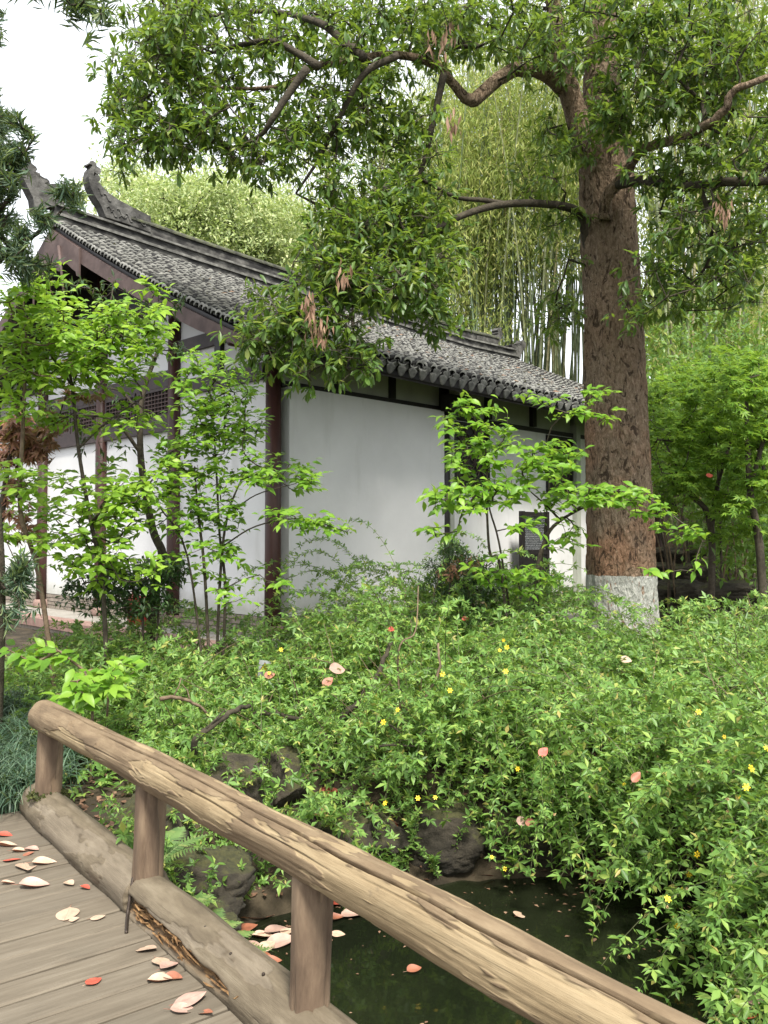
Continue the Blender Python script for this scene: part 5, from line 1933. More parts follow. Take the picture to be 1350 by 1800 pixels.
bush('dark_bush', 'dark glossy low bush at the foot of the crooked little tree', 'bush',
     [([gp(250, 1090, 8.1), px(250, 1050, 8.1), px(230, 1010, 8.1)], [.014, .012, .006]), ([gp(275, 1090, 8.1), px(280, 1040, 8.1), px(290, 1000, 8.1)], [.012, .010, .005])],
     [(230, 1020, 60, 40, 7.8, 8.5, 60), (290, 1010, 40, 40, 7.8, 8.4, 34), (160, 1040, 60, 30, 7.7, 8.3, 34), (240, 1060, 80, 20, 7.7, 8.3, 34)],
     'leaf_dark', (.05, .08), .36, (7, 11), .1, T_LEAF, mode='whorl', droop=.1, sub=2)

# ------------------------------------------------------------------ red maple, podocarpus
bush('red_maple', 'small maple with dull red feathery leaves by the pale side wall', 'tree',
     [([gp(-8, 1130, 8.2), px(-4, 1000, 8.2), px(6, 880, 8.2), px(20, 780, 8.2), px(30, 730, 8.2)], [.04, .036, .03, .02, .010]), ([px(6, 880, 8.2), px(40, 800, 8.2), px(70, 760, 8.2)], [.018, .012, .006])],
     [(30, 750, 40, 22, 7.9, 8.5, 26), (60, 780, 40, 30, 7.9, 8.5, 28), (20, 800, 40, 25, 7.9, 8.5, 18), (85, 740, 30, 14, 7.9, 8.4, 8), (150, 690, 40, 12, 8, 8.4, 7), (25, 870, 30, 40, 7.9, 8.4, 9), (40, 930, 30, 30, 7.9, 8.4, 7), (120, 640, 30, 12, 8, 8.4, 4)],
     'leaf_red', (.09, .13), 1.0, (5, 8), .14, T_PALM, droop=.5, wood='bark_twig')


def needle_tree(name, label, base, stems, specs, L=(.07, .12), cnt=(34, 46)):
    zg = gz(base[0], base[1])
    t = empty(name, (base[0], base[1], zg), label, 'tree')
    W = Wood()
    for pts, rads in stems: W.limb([tuple(p) for p in pts], rads, root=None if not W.P else -1)
    W.attract(blobs(specs), .14, .1, -.1)
    W.build('trunk', MT['bark_limb'], t, .004, .45, 12, 4, .03)
    tp, td = W.tip_arrays()
    n_ = len(tp)
    k_ = rng.integers(cnt[0], cnt[1] + 1, n_)
    idx = np.repeat(np.arange(n_), k_)
    T = td[idx]
    P_ = tp[idx] - T * (rng.random(len(idx)) * .20)[:, None]
    D_ = unit(T * .8 + rand_dir(len(idx)) * .75)
    Ls = rng.uniform(L[0], L[1], len(idx))
    leaf_part('crown', T_DIAMOND, (P_, D_, rand_dir(len(idx)), Ls, Ls * .10), MT['leaf_conifer'], t)


needle_tree('podocarpus', 'dark narrow leaved evergreen tree at the left edge beside the ridge end', gp(-14, 1150, 6.3),
            [([gp(-14, 1150, 6.3), px(-8, 1060, 6.3), px(-14, 900, 6.3), px(-40, 600, 6.3), px(-50, 300, 6.3), px(-60, 100, 6.3)], [.075, .07, .065, .06, .05, .03]),
             ([px(-44, 500, 6.3), px(20, 440, 6.2), px(80, 400, 6.1), px(130, 345, 6.0)], [.025, .018, .012, .006]),
             ([px(-12, 960, 6.3), px(5, 1030, 6.2), px(30, 1020, 6.2)], [.02, .014, .008])],
            [(8, 215, 26, 20, 5.8, 6.6, 12), (15, 260, 26, 26, 5.8, 6.6, 16), (5, 320, 30, 40, 5.8, 6.6, 20), (10, 400, 30, 40, 5.8, 6.6, 20), (85, 385, 26, 20, 5.8, 6.4, 7), (60, 440, 40, 35, 5.8, 6.4, 12), (110, 345, 26, 14, 5.8, 6.2, 9), (45, 470, 40, 20, 5.8, 6.4, 9), (138, 330, 10, 8, 5.9, 6.1, 2), (52, 240, 12, 12, 5.9, 6.3, 3), (-30, 300, 40, 160, 5.8, 6.8, 50),
             (35, 1020, 25, 30, 6, 6.5, 12), (20, 1090, 22, 22, 6, 6.5, 8), (40, 990, 22, 18, 6, 6.4, 6), (-30, 60, 40, 60, 5.8, 6.6, 14)])
needle_tree('podocarpus', 'dark drooping narrow leaved sprays against the white sky at the top', gp(-420, 1150, 4.6),
            [([gp(-420, 1150, 4.6), px(-400, 500, 4.6), px(-330, -100, 4.6), px(-200, -160, 4.6), px(20, -150, 4.6), px(150, -60, 4.6)], [.09, .08, .05, .03, .018, .008])],
            [(160, 5, 24, 14, 4.4, 4.8, 6), (180, 28, 10, 10, 4.4, 4.7, 3), (115, 0, 20, 8, 4.4, 4.7, 4), (60, -40, 60, 20, 4.4, 4.9, 12), (10, -40, 40, 20, 4.4, 4.9, 8)], (.08, .14), (16, 24))

bush('nandina_bush', 'dark fine leaved shrub tinged brown red at the wall, beside the sapling stems', 'shrub',
     [([gp(800, 1080, 8.9), px(800, 1040, 8.9), px(790, 990, 8.9)], [.012, .010, .005]), ([gp(830, 1080, 8.9), px(835, 1040, 8.9), px(845, 1000, 8.9)], [.012, .009, .005]),
      ([gp(815, 1080, 9.0), px(815, 1020, 9.0), px(820, 970, 9.0)], [.010, .008, .004])],
     [(800, 990, 45, 35, 8.6, 9.3, 46), (850, 1010, 45, 35, 8.6, 9.3, 40), (830, 1050, 70, 25, 8.5, 9.2, 40), (780, 1030, 40, 25, 8.6, 9.2, 20)],
     'leaf_dark', (.045, .075), .30, (8, 12), .14, T_LEAF, mode='whorl', droop=.1, sub=2)
bush('nandina_bush', 'brownish red leafy spray leaning from the dark shrub at the wall', 'shrub',
     [([gp(790, 1090, 8.5), px(790, 1040, 8.5), px(800, 1000, 8.45), px(830, 985, 8.4)], [.010, .008, .006, .003])],
     [(815, 995, 40, 14, 8.3, 8.6, 18), (790, 1010, 25, 10, 8.3, 8.6, 9)],
     'leaf_red', (.045, .075), .28, (6, 9), .12, T_LEAF, mode='whorl', droop=.2)

# ------------------------------------------------------------------ winter jasmine thickets
def arch(root, d0, length, grav, n=13, wob=.03):
    """a stem that rises from its root and bows over under its own weight"""
    p = np.array(root, float)
    d = np.array(d0, float)
    d /= np.linalg.norm(d)
    ds = length / n
    out = [p.copy()]
    side = rng.normal(0, wob, 3)
    for i in range(n):
        d = d + np.array([0, 0, -grav * ds * (.35 + 1.3 * i / n)]) + side * ds + rng.normal(0, .02, 3)
        d /= np.linalg.norm(d)
        p = p + d * ds
        out.append(p.copy())
    return np.array(out)


def jasmine(name, label, cat, stems, L=(.044, .076), gap=.050, mat='leaf_jasmine', r=.0030, skip=.18, floor=WATER_Z + .05):
    b = stems[0][0]
    t = empty(name, (b[0], b[1], gz(b[0], b[1])), label, cat)
    mb = MB()
    LP, LD, LN = [], [], []
    allp = []
    for pts in stems:
        pts = pts.copy()
        gr = np.maximum(ground_z(pts[:, 0], pts[:, 1]) + .03, floor + rng.uniform(0, .12))
        # a stem that reaches the ground or the water stops there
        bad = np.where((pts[:, 2] < gr) & (np.arange(len(pts)) > 3))[0]
        if len(bad): pts = pts[:max(4, bad[0])]
        mb.tube(pts, list(np.linspace(r, r * .5, len(pts))), 3, cap=False)
        allp.append(pts)
        seg = np.linalg.norm(np.diff(pts, axis=0), axis=1)
        s = np.concatenate([[0], np.cumsum(seg)])
        q = np.arange(s[-1] * skip, s[-1], gap)
        if not len(q): continue
        q = q + rng.normal(0, .008, len(q))
        X = np.stack([np.interp(q, s, pts[:, c]) for c in range(3)], 1)
        T = unit(np.stack([np.interp(q + .03, s, pts[:, c]) for c in range(3)], 1) - X + 1e-6)
        ref = unit(np.cross(T, rand_dir(len(X))))
        for sg in (1, -1):
            D = unit(T * .5 + ref * sg * .9 + np.array([0, 0, .15]) + rng.normal(0, .15, X.shape))
            LP.append(X); LD.append(D)
            LN.append(unit(np.array([0, -.25, 1.0]) + rng.normal(0, .4, X.shape)))
    o = mb.build('stems', MT['stem_green'], t); o['kind'] = 'stuff'
    LP, LD, LN = np.concatenate(LP), np.concatenate(LD), np.concatenate(LN)
    k = rng.random(len(LP)) < .88
    LP, LD, LN = LP[k], LD[k], LN[k]
    Ls = rng.uniform(L[0], L[1], len(LP)) * rng.choice([1, 1, .8, .6, 1.35], len(LP))
    leaf_part('foliage', T_TRI, (LP, LD, LN, Ls, Ls), MT[mat], t)
    return t, np.concatenate(allp)


TOPX = [100, 200, 300, 400, 480, 560, 640, 700, 780, 860, 930, 1000, 1100, 1200, 1300, 1450]
TOPY = [1165, 1100, 1092, 1125, 1170, 1170, 1060, 1005, 1005, 1045, 1105, 1135, 1150, 1138, 1100, 1085]


def top_z(X, Y):
    """height of the thicket's surface"""
    x = 675 + F * X / Y
    y = np.interp(x, TOPX, TOPY)
    zb = EYE - (y - 942) / F * 9.0
    g = gz(X, Y)
    k = np.clip((Y - 5.7) / 3.0, 0, 1)
    return g + (zb - g) * (.20 + .80 * k ** .8)


def mound_stems(x0, x1, d0, d1, n, lat=.8, toward=.35, length=(.7, 1.3)):
    out = []
    for _ in range(n):
        d = random.uniform(d0, d1)
        x = random.uniform(x0, x1)
        X = (x - 675) / F * d
        g = gz(X, d)
        if g < WATER_Z + .1: continue
        H = max(.22, (top_z(X, d) - g) * (1 + .55 * mnoise.noise(Vector((X * 1.6, d * 1.6, 3.3)))))
        if mnoise.noise(Vector((X * 2.1, d * 2.1, 9.1))) < -.20: continue
        a = random.uniform(0, 6.28)
        dr = (math.cos(a) * lat, math.sin(a) * lat - toward, 1.1)
        Lg = H * random.uniform(1.0, 1.7) + random.uniform(*length) * .6
        # start low in the thicket
        out.append(arch((X - dr[0] * .1, d - dr[1] * .1, g + H * random.uniform(0, .35)), dr, Lg, 2.6 / max(Lg, .5)))
    return out


def cascade(roots, n, dirs, length, grav, up=.55):
    out = []
    for _ in range(n):
        (xa, ya), (xb, yb) = random.choice(roots)
        u = random.random()
        X, Y = xa + (xb - xa) * u, ya + (yb - ya) * u
        g = gz(X, Y)
        dx, dy = random.choice(dirs)
        out.append(arch((X + random.gauss(0, .1), Y + random.gauss(0, .12), g + random.uniform(.05, .5)), (dx + random.gauss(0, .3), dy + random.gauss(0, .25), up + random.gauss(0, .25)),
                        random.uniform(*length), grav))
    return out


J = []
J.append(jasmine('jasmine_thicket', 'mounded green shrub thicket heaped before the plain white wall panel', 'shrub',
                 mound_stems(560, 930, 7.2, 9.4, 600) + mound_stems(560, 930, 6.6, 7.3, 60) + mound_stems(420, 620, 6.5, 9.2, 150)))
J.append(jasmine('jasmine_thicket', 'broad spread of fresh green shrub around the whitewashed trunk foot', 'shrub',
                 mound_stems(900, 1400, 6.3, 9.2, 900) + mound_stems(1150, 1400, 9.2, 10.6, 120)))
J.append(jasmine('jasmine_thicket', 'loose green shrub under the saplings, in front of the stone platform', 'shrub',
                 mound_stems(120, 480, 6.6, 9.0, 420) + mound_stems(200, 480, 5.9, 6.8, 110)))
J.append(jasmine('jasmine_cascade', 'trailing green stems hanging over the far bank above the dark water', 'shrub',
                 cascade([((.9, 6.2), (2.1, 6.2)), ((.9, 6.2), (2.1, 6.3)), ((.2, 6.4), (2.2, 6.5))], 170, [(-.1, -.8), (.2, -.8), (-.4, -.7)], (.6, 1.3), 2.0)
                 + cascade([((-.2, 6.1), (.9, 6.3))], 60, [(0, -.7), (.2, -.6), (-.3, -.6)], (.4, .9), 1.8)
                 + cascade([((-.85, 5.35), (-.2, 5.8))], 34, [(.2, -.5), (.3, -.3)], (.4, .8), 2.2)))
J.append(jasmine('jasmine_cascade', 'long arching flowering stems trailing from the right bank over the pond', 'shrub',
                 cascade([((2.3, 6.0), (2.9, 5.2)), ((2.9, 5.3), (3.1, 4.2)), ((2.6, 5.9), (3.2, 5.4))], 150, [(-.8, -.6), (-.7, -.8), (-.9, -.3), (-.4, -.8)], (1.0, 2.3), 1.0, .75)
                 + cascade([((2.9, 4.2), (2.9, 3.2)), ((3.0, 4.6), (3.0, 3.6))], 150, [(-.9, -.2), (-.8, -.5), (-.9, .2), (-1, 0)], (1.1, 2.3), 1.0, .45), L=(.05, .08), gap=.05))


# long bare shoots that arch across the thicket
t_, P_ = J[1]
long_ = []
for _ in range(70):
    d = random.uniform(6.0, 8.2)
    X = (random.uniform(650, 1400) - 675) / F * d
    g = gz(X, d)
    if g < -.3: continue
    h = max(.3, top_z(X, d) - g)
    long_.append(arch((X, d, g + h * .6), (random.gauss(-.5, .6), random.gauss(-.5, .35), random.uniform(.5, 1.0)), random.uniform(.9, 1.7), 1.1))
J.append(jasmine('jasmine_shoots', 'long thin arching shoots standing out over the green thicket', 'shrub', long_, L=(.045, .07), gap=.10, r=.0042))

# dry brown sticks in the thicket
mb = MB()
for _ in range(260):
    d = random.uniform(6.2, 8.8)
    X = (random.uniform(300, 1380) - 675) / F * d
    g = gz(X, d)
    if g < -.3: continue
    h = max(.25, top_z(X, d) - g)
    C = arch((X, d, g + h * random.uniform(.2, .7)), (random.gauss(0, .8), random.gauss(-.3, .5), random.uniform(.2, 1)), random.uniform(.35, .9), random.uniform(.2, 1.2), 7)
    mb.tube(C, list(np.linspace(.005, .002, 8)), 4, cap=False)
o = mb.build('dead_twigs', MT['stem_brown'], J[1][0]); o['kind'] = 'stuff'

# flowers, each on a stem of the thicket that shows there
fl = MB()
for k in range(6):
    a = k * math.pi / 3
    ca, sa = math.cos(a), math.sin(a)
    pts = [(.12, 0, .0), (.6, .26, .16), (1.0, .1, .10), (1.0, -.1, .10), (.6, -.26, .16)]
    fl.add([(x * ca - y * sa, x * sa + y * ca, z) for x, y, z in pts], [(0, 4, 3, 2, 1)])
fl.tube([(0, 0, -.7), (0, 0, 0), (0, 0, .12)], [.06, .12, .02], 6)
flower_me = fl.mesh('flower', MT['yellow'])
wf = MB()
for k in range(5):
    a = k * 1.26
    ca, sa = math.cos(a), math.sin(a)
    pts = [(.1, 0, 0), (.35, .2, .3), (.28, .0, .75), (.35, -.2, .3)]
    wf.add([(x * ca - y * sa, x * sa + y * ca, z) for x, y, z in pts], [(0, 3, 2, 1)])
wf.tube([(0, 0, -.5), (0, 0, .1)], [.08, .16], 6)
withered_me = wf.mesh('withered_flower', MT['withered'])


JP = [proj(p) for _, p in J]


def spot_on(x, y, r=12):
    """nearest piece of thicket stem that shows at this pixel"""
    best = None
    for ji, (fx, fy, fd) in enumerate(JP):
        k = np.where(np.hypot(fx - x, fy - y) < r)[0]
        if len(k):
            i = k[fd[k].argmin()]
            if best is None or fd[i] < best[2]: best = (ji, i, fd[i])
    if best is None and r < 60: return spot_on(x, y, r * 1.6)
    return best


FL = [(1312, 1360, 1.25), (1303, 1388, 1.1), (1337, 1312, 1), (1232, 1258, 1), (1215, 1500, 1.1), (1234, 1492, 1.2), (1208, 1548, 1), (1170, 1592, 1), (1170, 1620, 1.1), (1290, 1396, .8),
      (683, 1418, .9), (730, 1391, .9), (761, 1404, .8), (918, 1350, .9), (922, 1307, .8), (670, 1268, 1), (500, 1143, 1), (474, 1180, .8), (877, 1132, .8), (890, 1136, 1), (884, 1180, 1), (781, 1200, 1),
      (797, 1222, 1), (416, 1252, .7), (780, 1200, .8), (700, 1240, .8), (810, 1543, .8), (1265, 1300, .7), (1095, 1378, .7), (855, 1505, .7), (1190, 1575, .7), (666, 1170, .7), (873, 1158, .7)]
for x, y, s in FL:
    sp_ = spot_on(x, y)
    if sp_ is None: continue
    t, P_ = J[sp_[0]]
    p = Vector(P_[sp_[1]]) + Vector((0, -.035, .02))
    nrm = Vector((random.gauss(0, .4), -1, random.gauss(.3, .4)))
    inst('flower', flower_me, t, frame(p, (1, random.gauss(0, .3), random.gauss(0, .3)), nrm, .0195 * s))
for x, y in [(1250, 1337), (1225, 1350), (1155, 1320), (1135, 1357), (1045, 1402), (1283, 1403), (1300, 1398), (1252, 1487), (1120, 1592), (1162, 1594), (1280, 1437), (1210, 1565), (1318, 1418), (978, 1428), (1110, 1700), (1272, 1676)]:
    sp_ = spot_on(x, y)
    if sp_ is None: continue
    t, P_ = J[sp_[0]]
    inst('withered_flower', withered_me, t, frame(Vector(P_[sp_[1]]) + Vector((0, -.03, .01)), (1, random.gauss(0, .5), random.gauss(0, .5)), (random.gauss(0, .5), -1, random.gauss(0, .6)), .021))

# crooked bare boughs lying in the thicket
for i, (pts, r, lab) in enumerate([
        ([px(590, 1268, 7.4), px(640, 1230, 7.5), px(668, 1180, 7.6), px(690, 1120, 7.8)], .030, 'thick bare brown bough slanting up through the thicket'),
        ([px(440, 1258, 7.2), px(520, 1262, 7.3), px(560, 1270, 7.4), px(640, 1250, 7.5)], .022, 'crooked bare bough lying level under the thicket'),
        ([px(280, 1228, 6.6), px(310, 1226, 6.7), px(345, 1238, 6.8), px(370, 1262, 6.9)], .016, 'short pale bare branch poking out above the handrail'),
        ([px(340, 1310, 6.3), px(370, 1278, 6.4), px(410, 1250, 6.6), px(440, 1240, 6.9)], .026, 'dark bare bough rising from behind the mossy rock'),
        ([px(640, 1262, 6.7), px(680, 1272, 6.7), px(705, 1290, 6.7)], .010, 'thin bare twig bent over the bank'),
        ([px(650, 1312, 6.4), px(690, 1310, 6.4), px(730, 1312, 6.45)], .009, 'straight bare twig lying level over the bank'),
        ([px(700, 1150, 7.2), px(730, 1110, 7.3), px(735, 1030, 7.5)], .008, 'upright dry stick in the heaped thicket'),
        ([px(745, 1245, 6.9), px(772, 1180, 7.0), px(770, 1130, 7.1)], .014, 'reddish dead stump of stem inside the thicket')]):
    mb = MB()
    pts = [Vector((0, 0, EYE)) + (p - Vector((0, 0, EYE))) * .89 for p in pts]
    if pts[0].z < pts[-1].z or i in (1, 3):
        pts = [Vector((pts[0].x + .05, pts[0].y + .15, gz(pts[0].x, pts[0].y) - .05))] + pts
    C = catmull([tuple(p) for p in pts], 6)
    C = C + rng.normal(0, r * .2, C.shape)
    mb.tube(C, list(np.linspace(r, r * .55, len(C))), 9)
    # side spurs
    for k in (5, 10):
        if k < len(C) - 1:
            e = C[k] + np.array([random.gauss(0, .08), random.gauss(0, .06), random.uniform(.04, .16)])
            mb.tube([C[k], (C[k] + e) / 2 + .01, e], [r * .4, r * .3, r * .15], 5)
    o = mb.build('bough', MT['stem_brown'] if i in (2, 6, 7) else MT['bark_limb'], None, True)
    tag(o, lab, 'branch')

# fresh low leaves on the bank so that little soil shows
gp_pts = []
for _ in range(3600):
    d = random.uniform(5.4, 10.5)
    x = random.choice((random.uniform(90, 1400), random.uniform(-20, 420)))
    X = (x - 675) / F * d
    z = gz(X, d)
    if z < WATER_Z + .15: continue
    if 430 < x < 900 and d < 6.8 and random.random() < .85: continue
    gp_pts.append((X, d, z + random.uniform(.02, .16)))
gp_pts = np.array(gp_pts)
L = rng.uniform(.05, .09, len(gp_pts))
o = leaf_part('ground_cover', T_TRI, (gp_pts, unit(rand_dir(len(gp_pts), -.1, .4)), unit(np.array([0, -.2, 1.0]) + rng.normal(0, .3, gp_pts.shape)), L, L), MT['leaf_jasmine'], None)
tag(o, 'low green creeping plants covering the bank soil', 'ground cover')


# small leafy seedlings that dot the bank
J.append(jasmine('bank_seedlings', 'sparse leafy seedlings dotted over the bank below the thicket', 'seedlings',
                 [arch((x_, y_, max(gz(x_, y_), WATER_Z)), (random.gauss(0, .4), random.gauss(-.4, .3), 1), random.uniform(.15, .6), 1.5, 6)
                  for x_, y_ in [(random.uniform(-1.4, 1.0), random.uniform(4.5, 6.8)) for _ in range(420)] if gz(x_, y_) > WATER_Z + .02], L=(.04, .065), gap=.035, skip=.1))

# leaf litter and seedlings on the bank
lp = []
for _ in range(9000):
    x, y = random.uniform(-2.2, 4.5), random.uniform(3.6, 9.0)
    z = gz(x, y)
    if z < WATER_Z: continue
    rel = Vector((x, y, 0)) - p_start
    if rel.dot(RD) > -.03 and rel.dot(RN) > -.1: continue
    lp.append((x, y, z + .012))
lp = np.array(lp)
L = rng.uniform(.02, .07, len(lp))
o = leaf_part('leaf_litter', T_DIAMOND, (lp, rand_dir(len(lp), -.2, .3), unit(np.array([0, 0, 1.0]) + rng.normal(0, .35, lp.shape)), L, L * .5), MT['dead_leaf'], None)
tag(o, 'brown leaf litter scattered over the bank soil', 'leaf litter')

# ------------------------------------------------------------------ strap-leaved grass
def blades(name, label, cat, tufts, n, L, w, mat):
    V_, F_ = [], []
    tp = np.array(tufts)
    idx = rng.integers(0, len(tp), n)
    root = tp[idx] + np.stack([rng.normal(0, .05, n), rng.normal(0, .05, n), np.zeros(n)], 1)
    az = rng.uniform(0, 2 * np.pi, n)
    out = np.stack([np.cos(az), np.sin(az), np.zeros(n)], 1)
    out[:, 1] -= .25
    side = unit(np.cross(out, np.array([0, 0, 1.0])))
    Ln = rng.uniform(L[0], L[1], n)
    curl = rng.uniform(.5, 1.15, n)
    K_ = 5
    rows = []
    for k in range(K_ + 1):
        u = k / K_
        th = curl * 1.9 * u ** 1.3
        # integrate roughly along the arc
        r_ = Ln * (np.sin(th) * u * .62)
        h = Ln * (u * np.cos(th * .55) * .9 - .16 * u * u)
        c = root + out * r_[:, None] + np.array([0, 0, 1.0]) * h[:, None]
        ww = (w * (1 - u ** 2.2) + .0006)
        rows.append((c - side * ww, c + side * ww))
    V_ = np.stack([p for r in rows for p in r], 1).reshape(-1, 3)
    base = np.arange(n) * (2 * (K_ + 1))
    F_ = np.concatenate([np.stack([base + 2 * k, base + 2 * k + 1, base + 2 * k + 3, base + 2 * k + 2], 1) for k in range(K_)])
    o = inst(name, np_mesh(name, V_, F_, MT[mat], True))
    return tag(o, label, cat, kind='stuff')


tufts = []
for _ in range(150):
    x, d = random.uniform(-120, 118), random.uniform(5.0, 7.4)
    if x > 75 and d < 5.25: continue
    X = (x - 675) / F * d
    # keep off the deck
    rel = Vector((X, d, 0)) - p_start
    if rel.dot(RD) > -.03 and rel.dot(RN) > -.1: continue
    tufts.append((X, d, gz(X, d)))
blades('lily_grass', 'dense blue green strap leaved grass beside the end of the bridge', 'grass', tufts, 5200, (.30, .55), .0052, 'leaf_grass')
tufts = [((x - 675) / F * d, d, gz((x - 675) / F * d, d)) for x, d in [(random.uniform(640, 830), random.uniform(6.5, 7.4)) for _ in range(40)]]
blades('fine_grass', 'fine green grass tuft on the bank under the thicket', 'grass', tufts, 1500, (.18, .34), .003, 'leaf_fern')


# ------------------------------------------------------------------ ferns
def frond_mesh(seed):
    rs = random.Random(seed)
    V_, F_ = [], []
    n_ = 20
    mid = []
    for k in range(n_ + 1):
        u = k / n_
        mid.append(Vector((u * .93, 0, .38 * u - .62 * u * u)))
    for k in range(2, n_):
        u = k / n_
        Lp = .27 * math.sin(math.pi * min(1, u * .92 + .12)) ** .8 * (1 - u * .35)
        for s in (1, -1):
            b = len(V_)
            p = mid[k]
            w_ = .019
            e = Vector((p.x + Lp * .32, s * Lp, p.z - Lp * .22 + rs.gauss(0, .01)))
            m_ = p.lerp(e, .5) + Vector((0, 0, .012))
            V_ += [tuple(p + Vector((-w_, 0, 0))), tuple(p + Vector((w_, 0, 0))), tuple(m_ + Vector((w_ * .9, 0, 0))), tuple(m_ - Vector((w_ * .9, 0, 0))), tuple(e)]
            F_ += [(b, b + 1, b + 2, b + 3), (b + 3, b + 2, b + 4)] if s > 0 else [(b + 3, b + 2, b + 1, b), (b + 4, b + 2, b + 3)]
    mb = MB(); mb.add(V_, F_)
    mb.tube(mid, list(np.linspace(.006, .002, n_ + 1)), 4)
    return mb.mesh('frond', MT['leaf_fern'])


fronds = [frond_mesh(i) for i in range(3)]
ferns = [((-1.22, 4.62, -.12), 10, .42, 'fern clump with pale fronds growing between the first two rail posts'),
         ((-1.02, 4.25, -.42), 6, .30, 'small fern low on the bank beside the middle rail post'),
         ((-.84, 4.42, -.30), 7, .32, 'fern with a bright frond showing right of the middle rail post'),
         ((-.92, 4.42, -.62), 9, .34, 'fern at the water edge beside the floating leaves'),
         ((-.78, 4.12, -.72), 7, .30, 'small fern under the kerb log just left of the near post'),
         ((.25, 6.25, -.05), 7, .30, 'shaded fern on the bank below the bent twig'),
         ((.45, 5.95, -.35), 6, .28, 'fern hanging over the far bank under the yellow flowers'),
         ((1.35, 6.05, -.15), 8, .34, 'fern half hidden behind the trailing stems over the water'),
         ((1.75, 6.05, -.2), 6, .32, 'dim fern deep beneath the hanging stems of the far bank'),
         ((-.35, 5.75, -.1), 6, .24, 'small fern beneath the sloping handrail on the bank')]
ferns += [((-.05, 6.05, 0), 7, .30, 'low fern on the bank above the middle of the handrail'),
          ((.75, 6.2, 0), 7, .30, 'fern spreading on the bank between the dark stones'),
          ((-1.45, 5.5, 0), 6, .28, 'fern tucked behind the tall dark rock by the first post')]
for (p, n_, s, lab) in ferns:
    z = max(gz(p[0], p[1]), WATER_Z) + (.12 if p[1] < 5 else .03)
    f = empty('fern', (p[0], p[1], z), lab, 'fern')
    for k in range(n_):
        a = 2 * math.pi * k / n_ + random.gauss(0, .25)
        d_ = Vector((math.cos(a), math.sin(a), random.uniform(.25, .75)))
        inst('frond', fronds[k % 3], f, frame(Vector((p[0], p[1], z)), d_, (-d_.x * .5, -d_.y * .5, 1), s * random.uniform(.8, 1.15)))


# ------------------------------------------------------------------ rocks on the bank
def rock(loc, size, seed, mat, label, rotz=0.0, flat_=1.0):
    bm = bmesh.new()
    bmesh.ops.create_icosphere(bm, subdivisions=5, radius=1)
    rs = random.Random(seed)
    o3 = Vector((rs.uniform(0, 50), rs.uniform(0, 50), rs.uniform(0, 50)))
    planes = [(Vector((rs.gauss(0, 1), rs.gauss(0, 1), rs.gauss(0, .8))).normalized(), rs.uniform(.55, .85)) for _ in range(11)]
    for v in bm.verts:
        c = v.co.copy()
        for nrm, h in planes:
            e = c.dot(nrm) - h
            if e > 0: c -= nrm * e * .9
        c *= 1 + .16 * mnoise.noise(c * 1.9 + o3) + .10 * abs(mnoise.noise(c * 4.5 + o3)) + .05 * mnoise.noise(c * 9 + o3) + .03 * mnoise.noise(c * 21 + o3)
        c.z += .05 * math.floor(c.z * 4 + mnoise.noise(c * 2 + o3)) - c.z * .2
        v.co = Vector((c.x * size[0], c.y * size[1], c.z * size[2]))
    for f in bm.faces: f.smooth = True
    me = bpy.data.meshes.new('rock')
    bm.to_mesh(me); bm.free()
    me.materials.append(MT[mat])
    o = inst('rock', me, None, Matrix.Translation(loc) @ Matrix.Rotation(rotz, 4, 'Z'))
    tag(o, label, 'rock')


rock((-1.48, 5.25, -.22), (.34, .26, .34), 1, 'rock', 'tall dark rock with a mossy top right behind the first rail post', .3)
rock((-1.02, 5.75, -.08), (.36, .26, .30), 2, 'rock', 'mossy rock above the handrail with a bare bough behind it', -.2)
rock((-.70, 5.95, -.10), (.22, .20, .24), 3, 'rock', 'small round ochre mossy rock beside the larger mossy one', .5)
rock((-1.15, 4.95, -.42), (.42, .30, .22), 4, 'rock', 'wide brown rock ledge behind the fern between the posts', .5)
rock((-1.02, 5.12, -.40), (.40, .26, .16), 5, 'rock', 'flat stone step on the bank right of the middle post', .55)
rock((-1.10, 4.72, -.55), (.34, .22, .15), 6, 'rock', 'lower stone step at the water line right of the middle post', .6)
rock((-.22, 5.68, -.40), (.40, .24, .20), 7, 'rock', 'dark stone on the bank beneath the handrail', .3)
rock((.42, 5.85, -.45), (.34, .22, .22), 8, 'rock', 'dark stone at the far water edge under the ferns', .1)
rock((1.05, 5.98, -.52), (.40, .24, .22), 9, 'rock', 'shaded stone at the far water edge under the trailing stems', 0)
rock((-1.05, 4.30, -.66), (.28, .20, .16), 10, 'rock', 'rough stone under the deck edge between the posts', .8)
# stones and steps beyond the trunk
for i, (x, y, d, sz, lab) in enumerate([
        (1180, 1045, 13.2, (.75, .4, .22), 'long flat brown stone at the foot of the slope steps'), (1165, 1010, 14.2, (.55, .4, .2), 'brown stone step just above the lowest stone on the slope'),
        (1215, 1012, 13.8, (.5, .4, .24), 'brown boulder beside the slope steps'), (1245, 1050, 12.6, (.6, .4, .28), 'dark boulder under the leafy bush stems'),
        (1175, 975, 15.2, (.7, .4, .18), 'flat pale stone at the top of the slope steps'), (1290, 1040, 12.0, (.6, .4, .25), 'dark boulder among thin stems on the slope'), (1190, 862, 17.5, (.5, .35, .5), 'reddish block of stone up the bare slope')]):
    p = px(x, y, d)
    rock((p.x, p.y, p.z), sz, 40 + i, 'rock_bare', lab, random.uniform(-.3, .3))

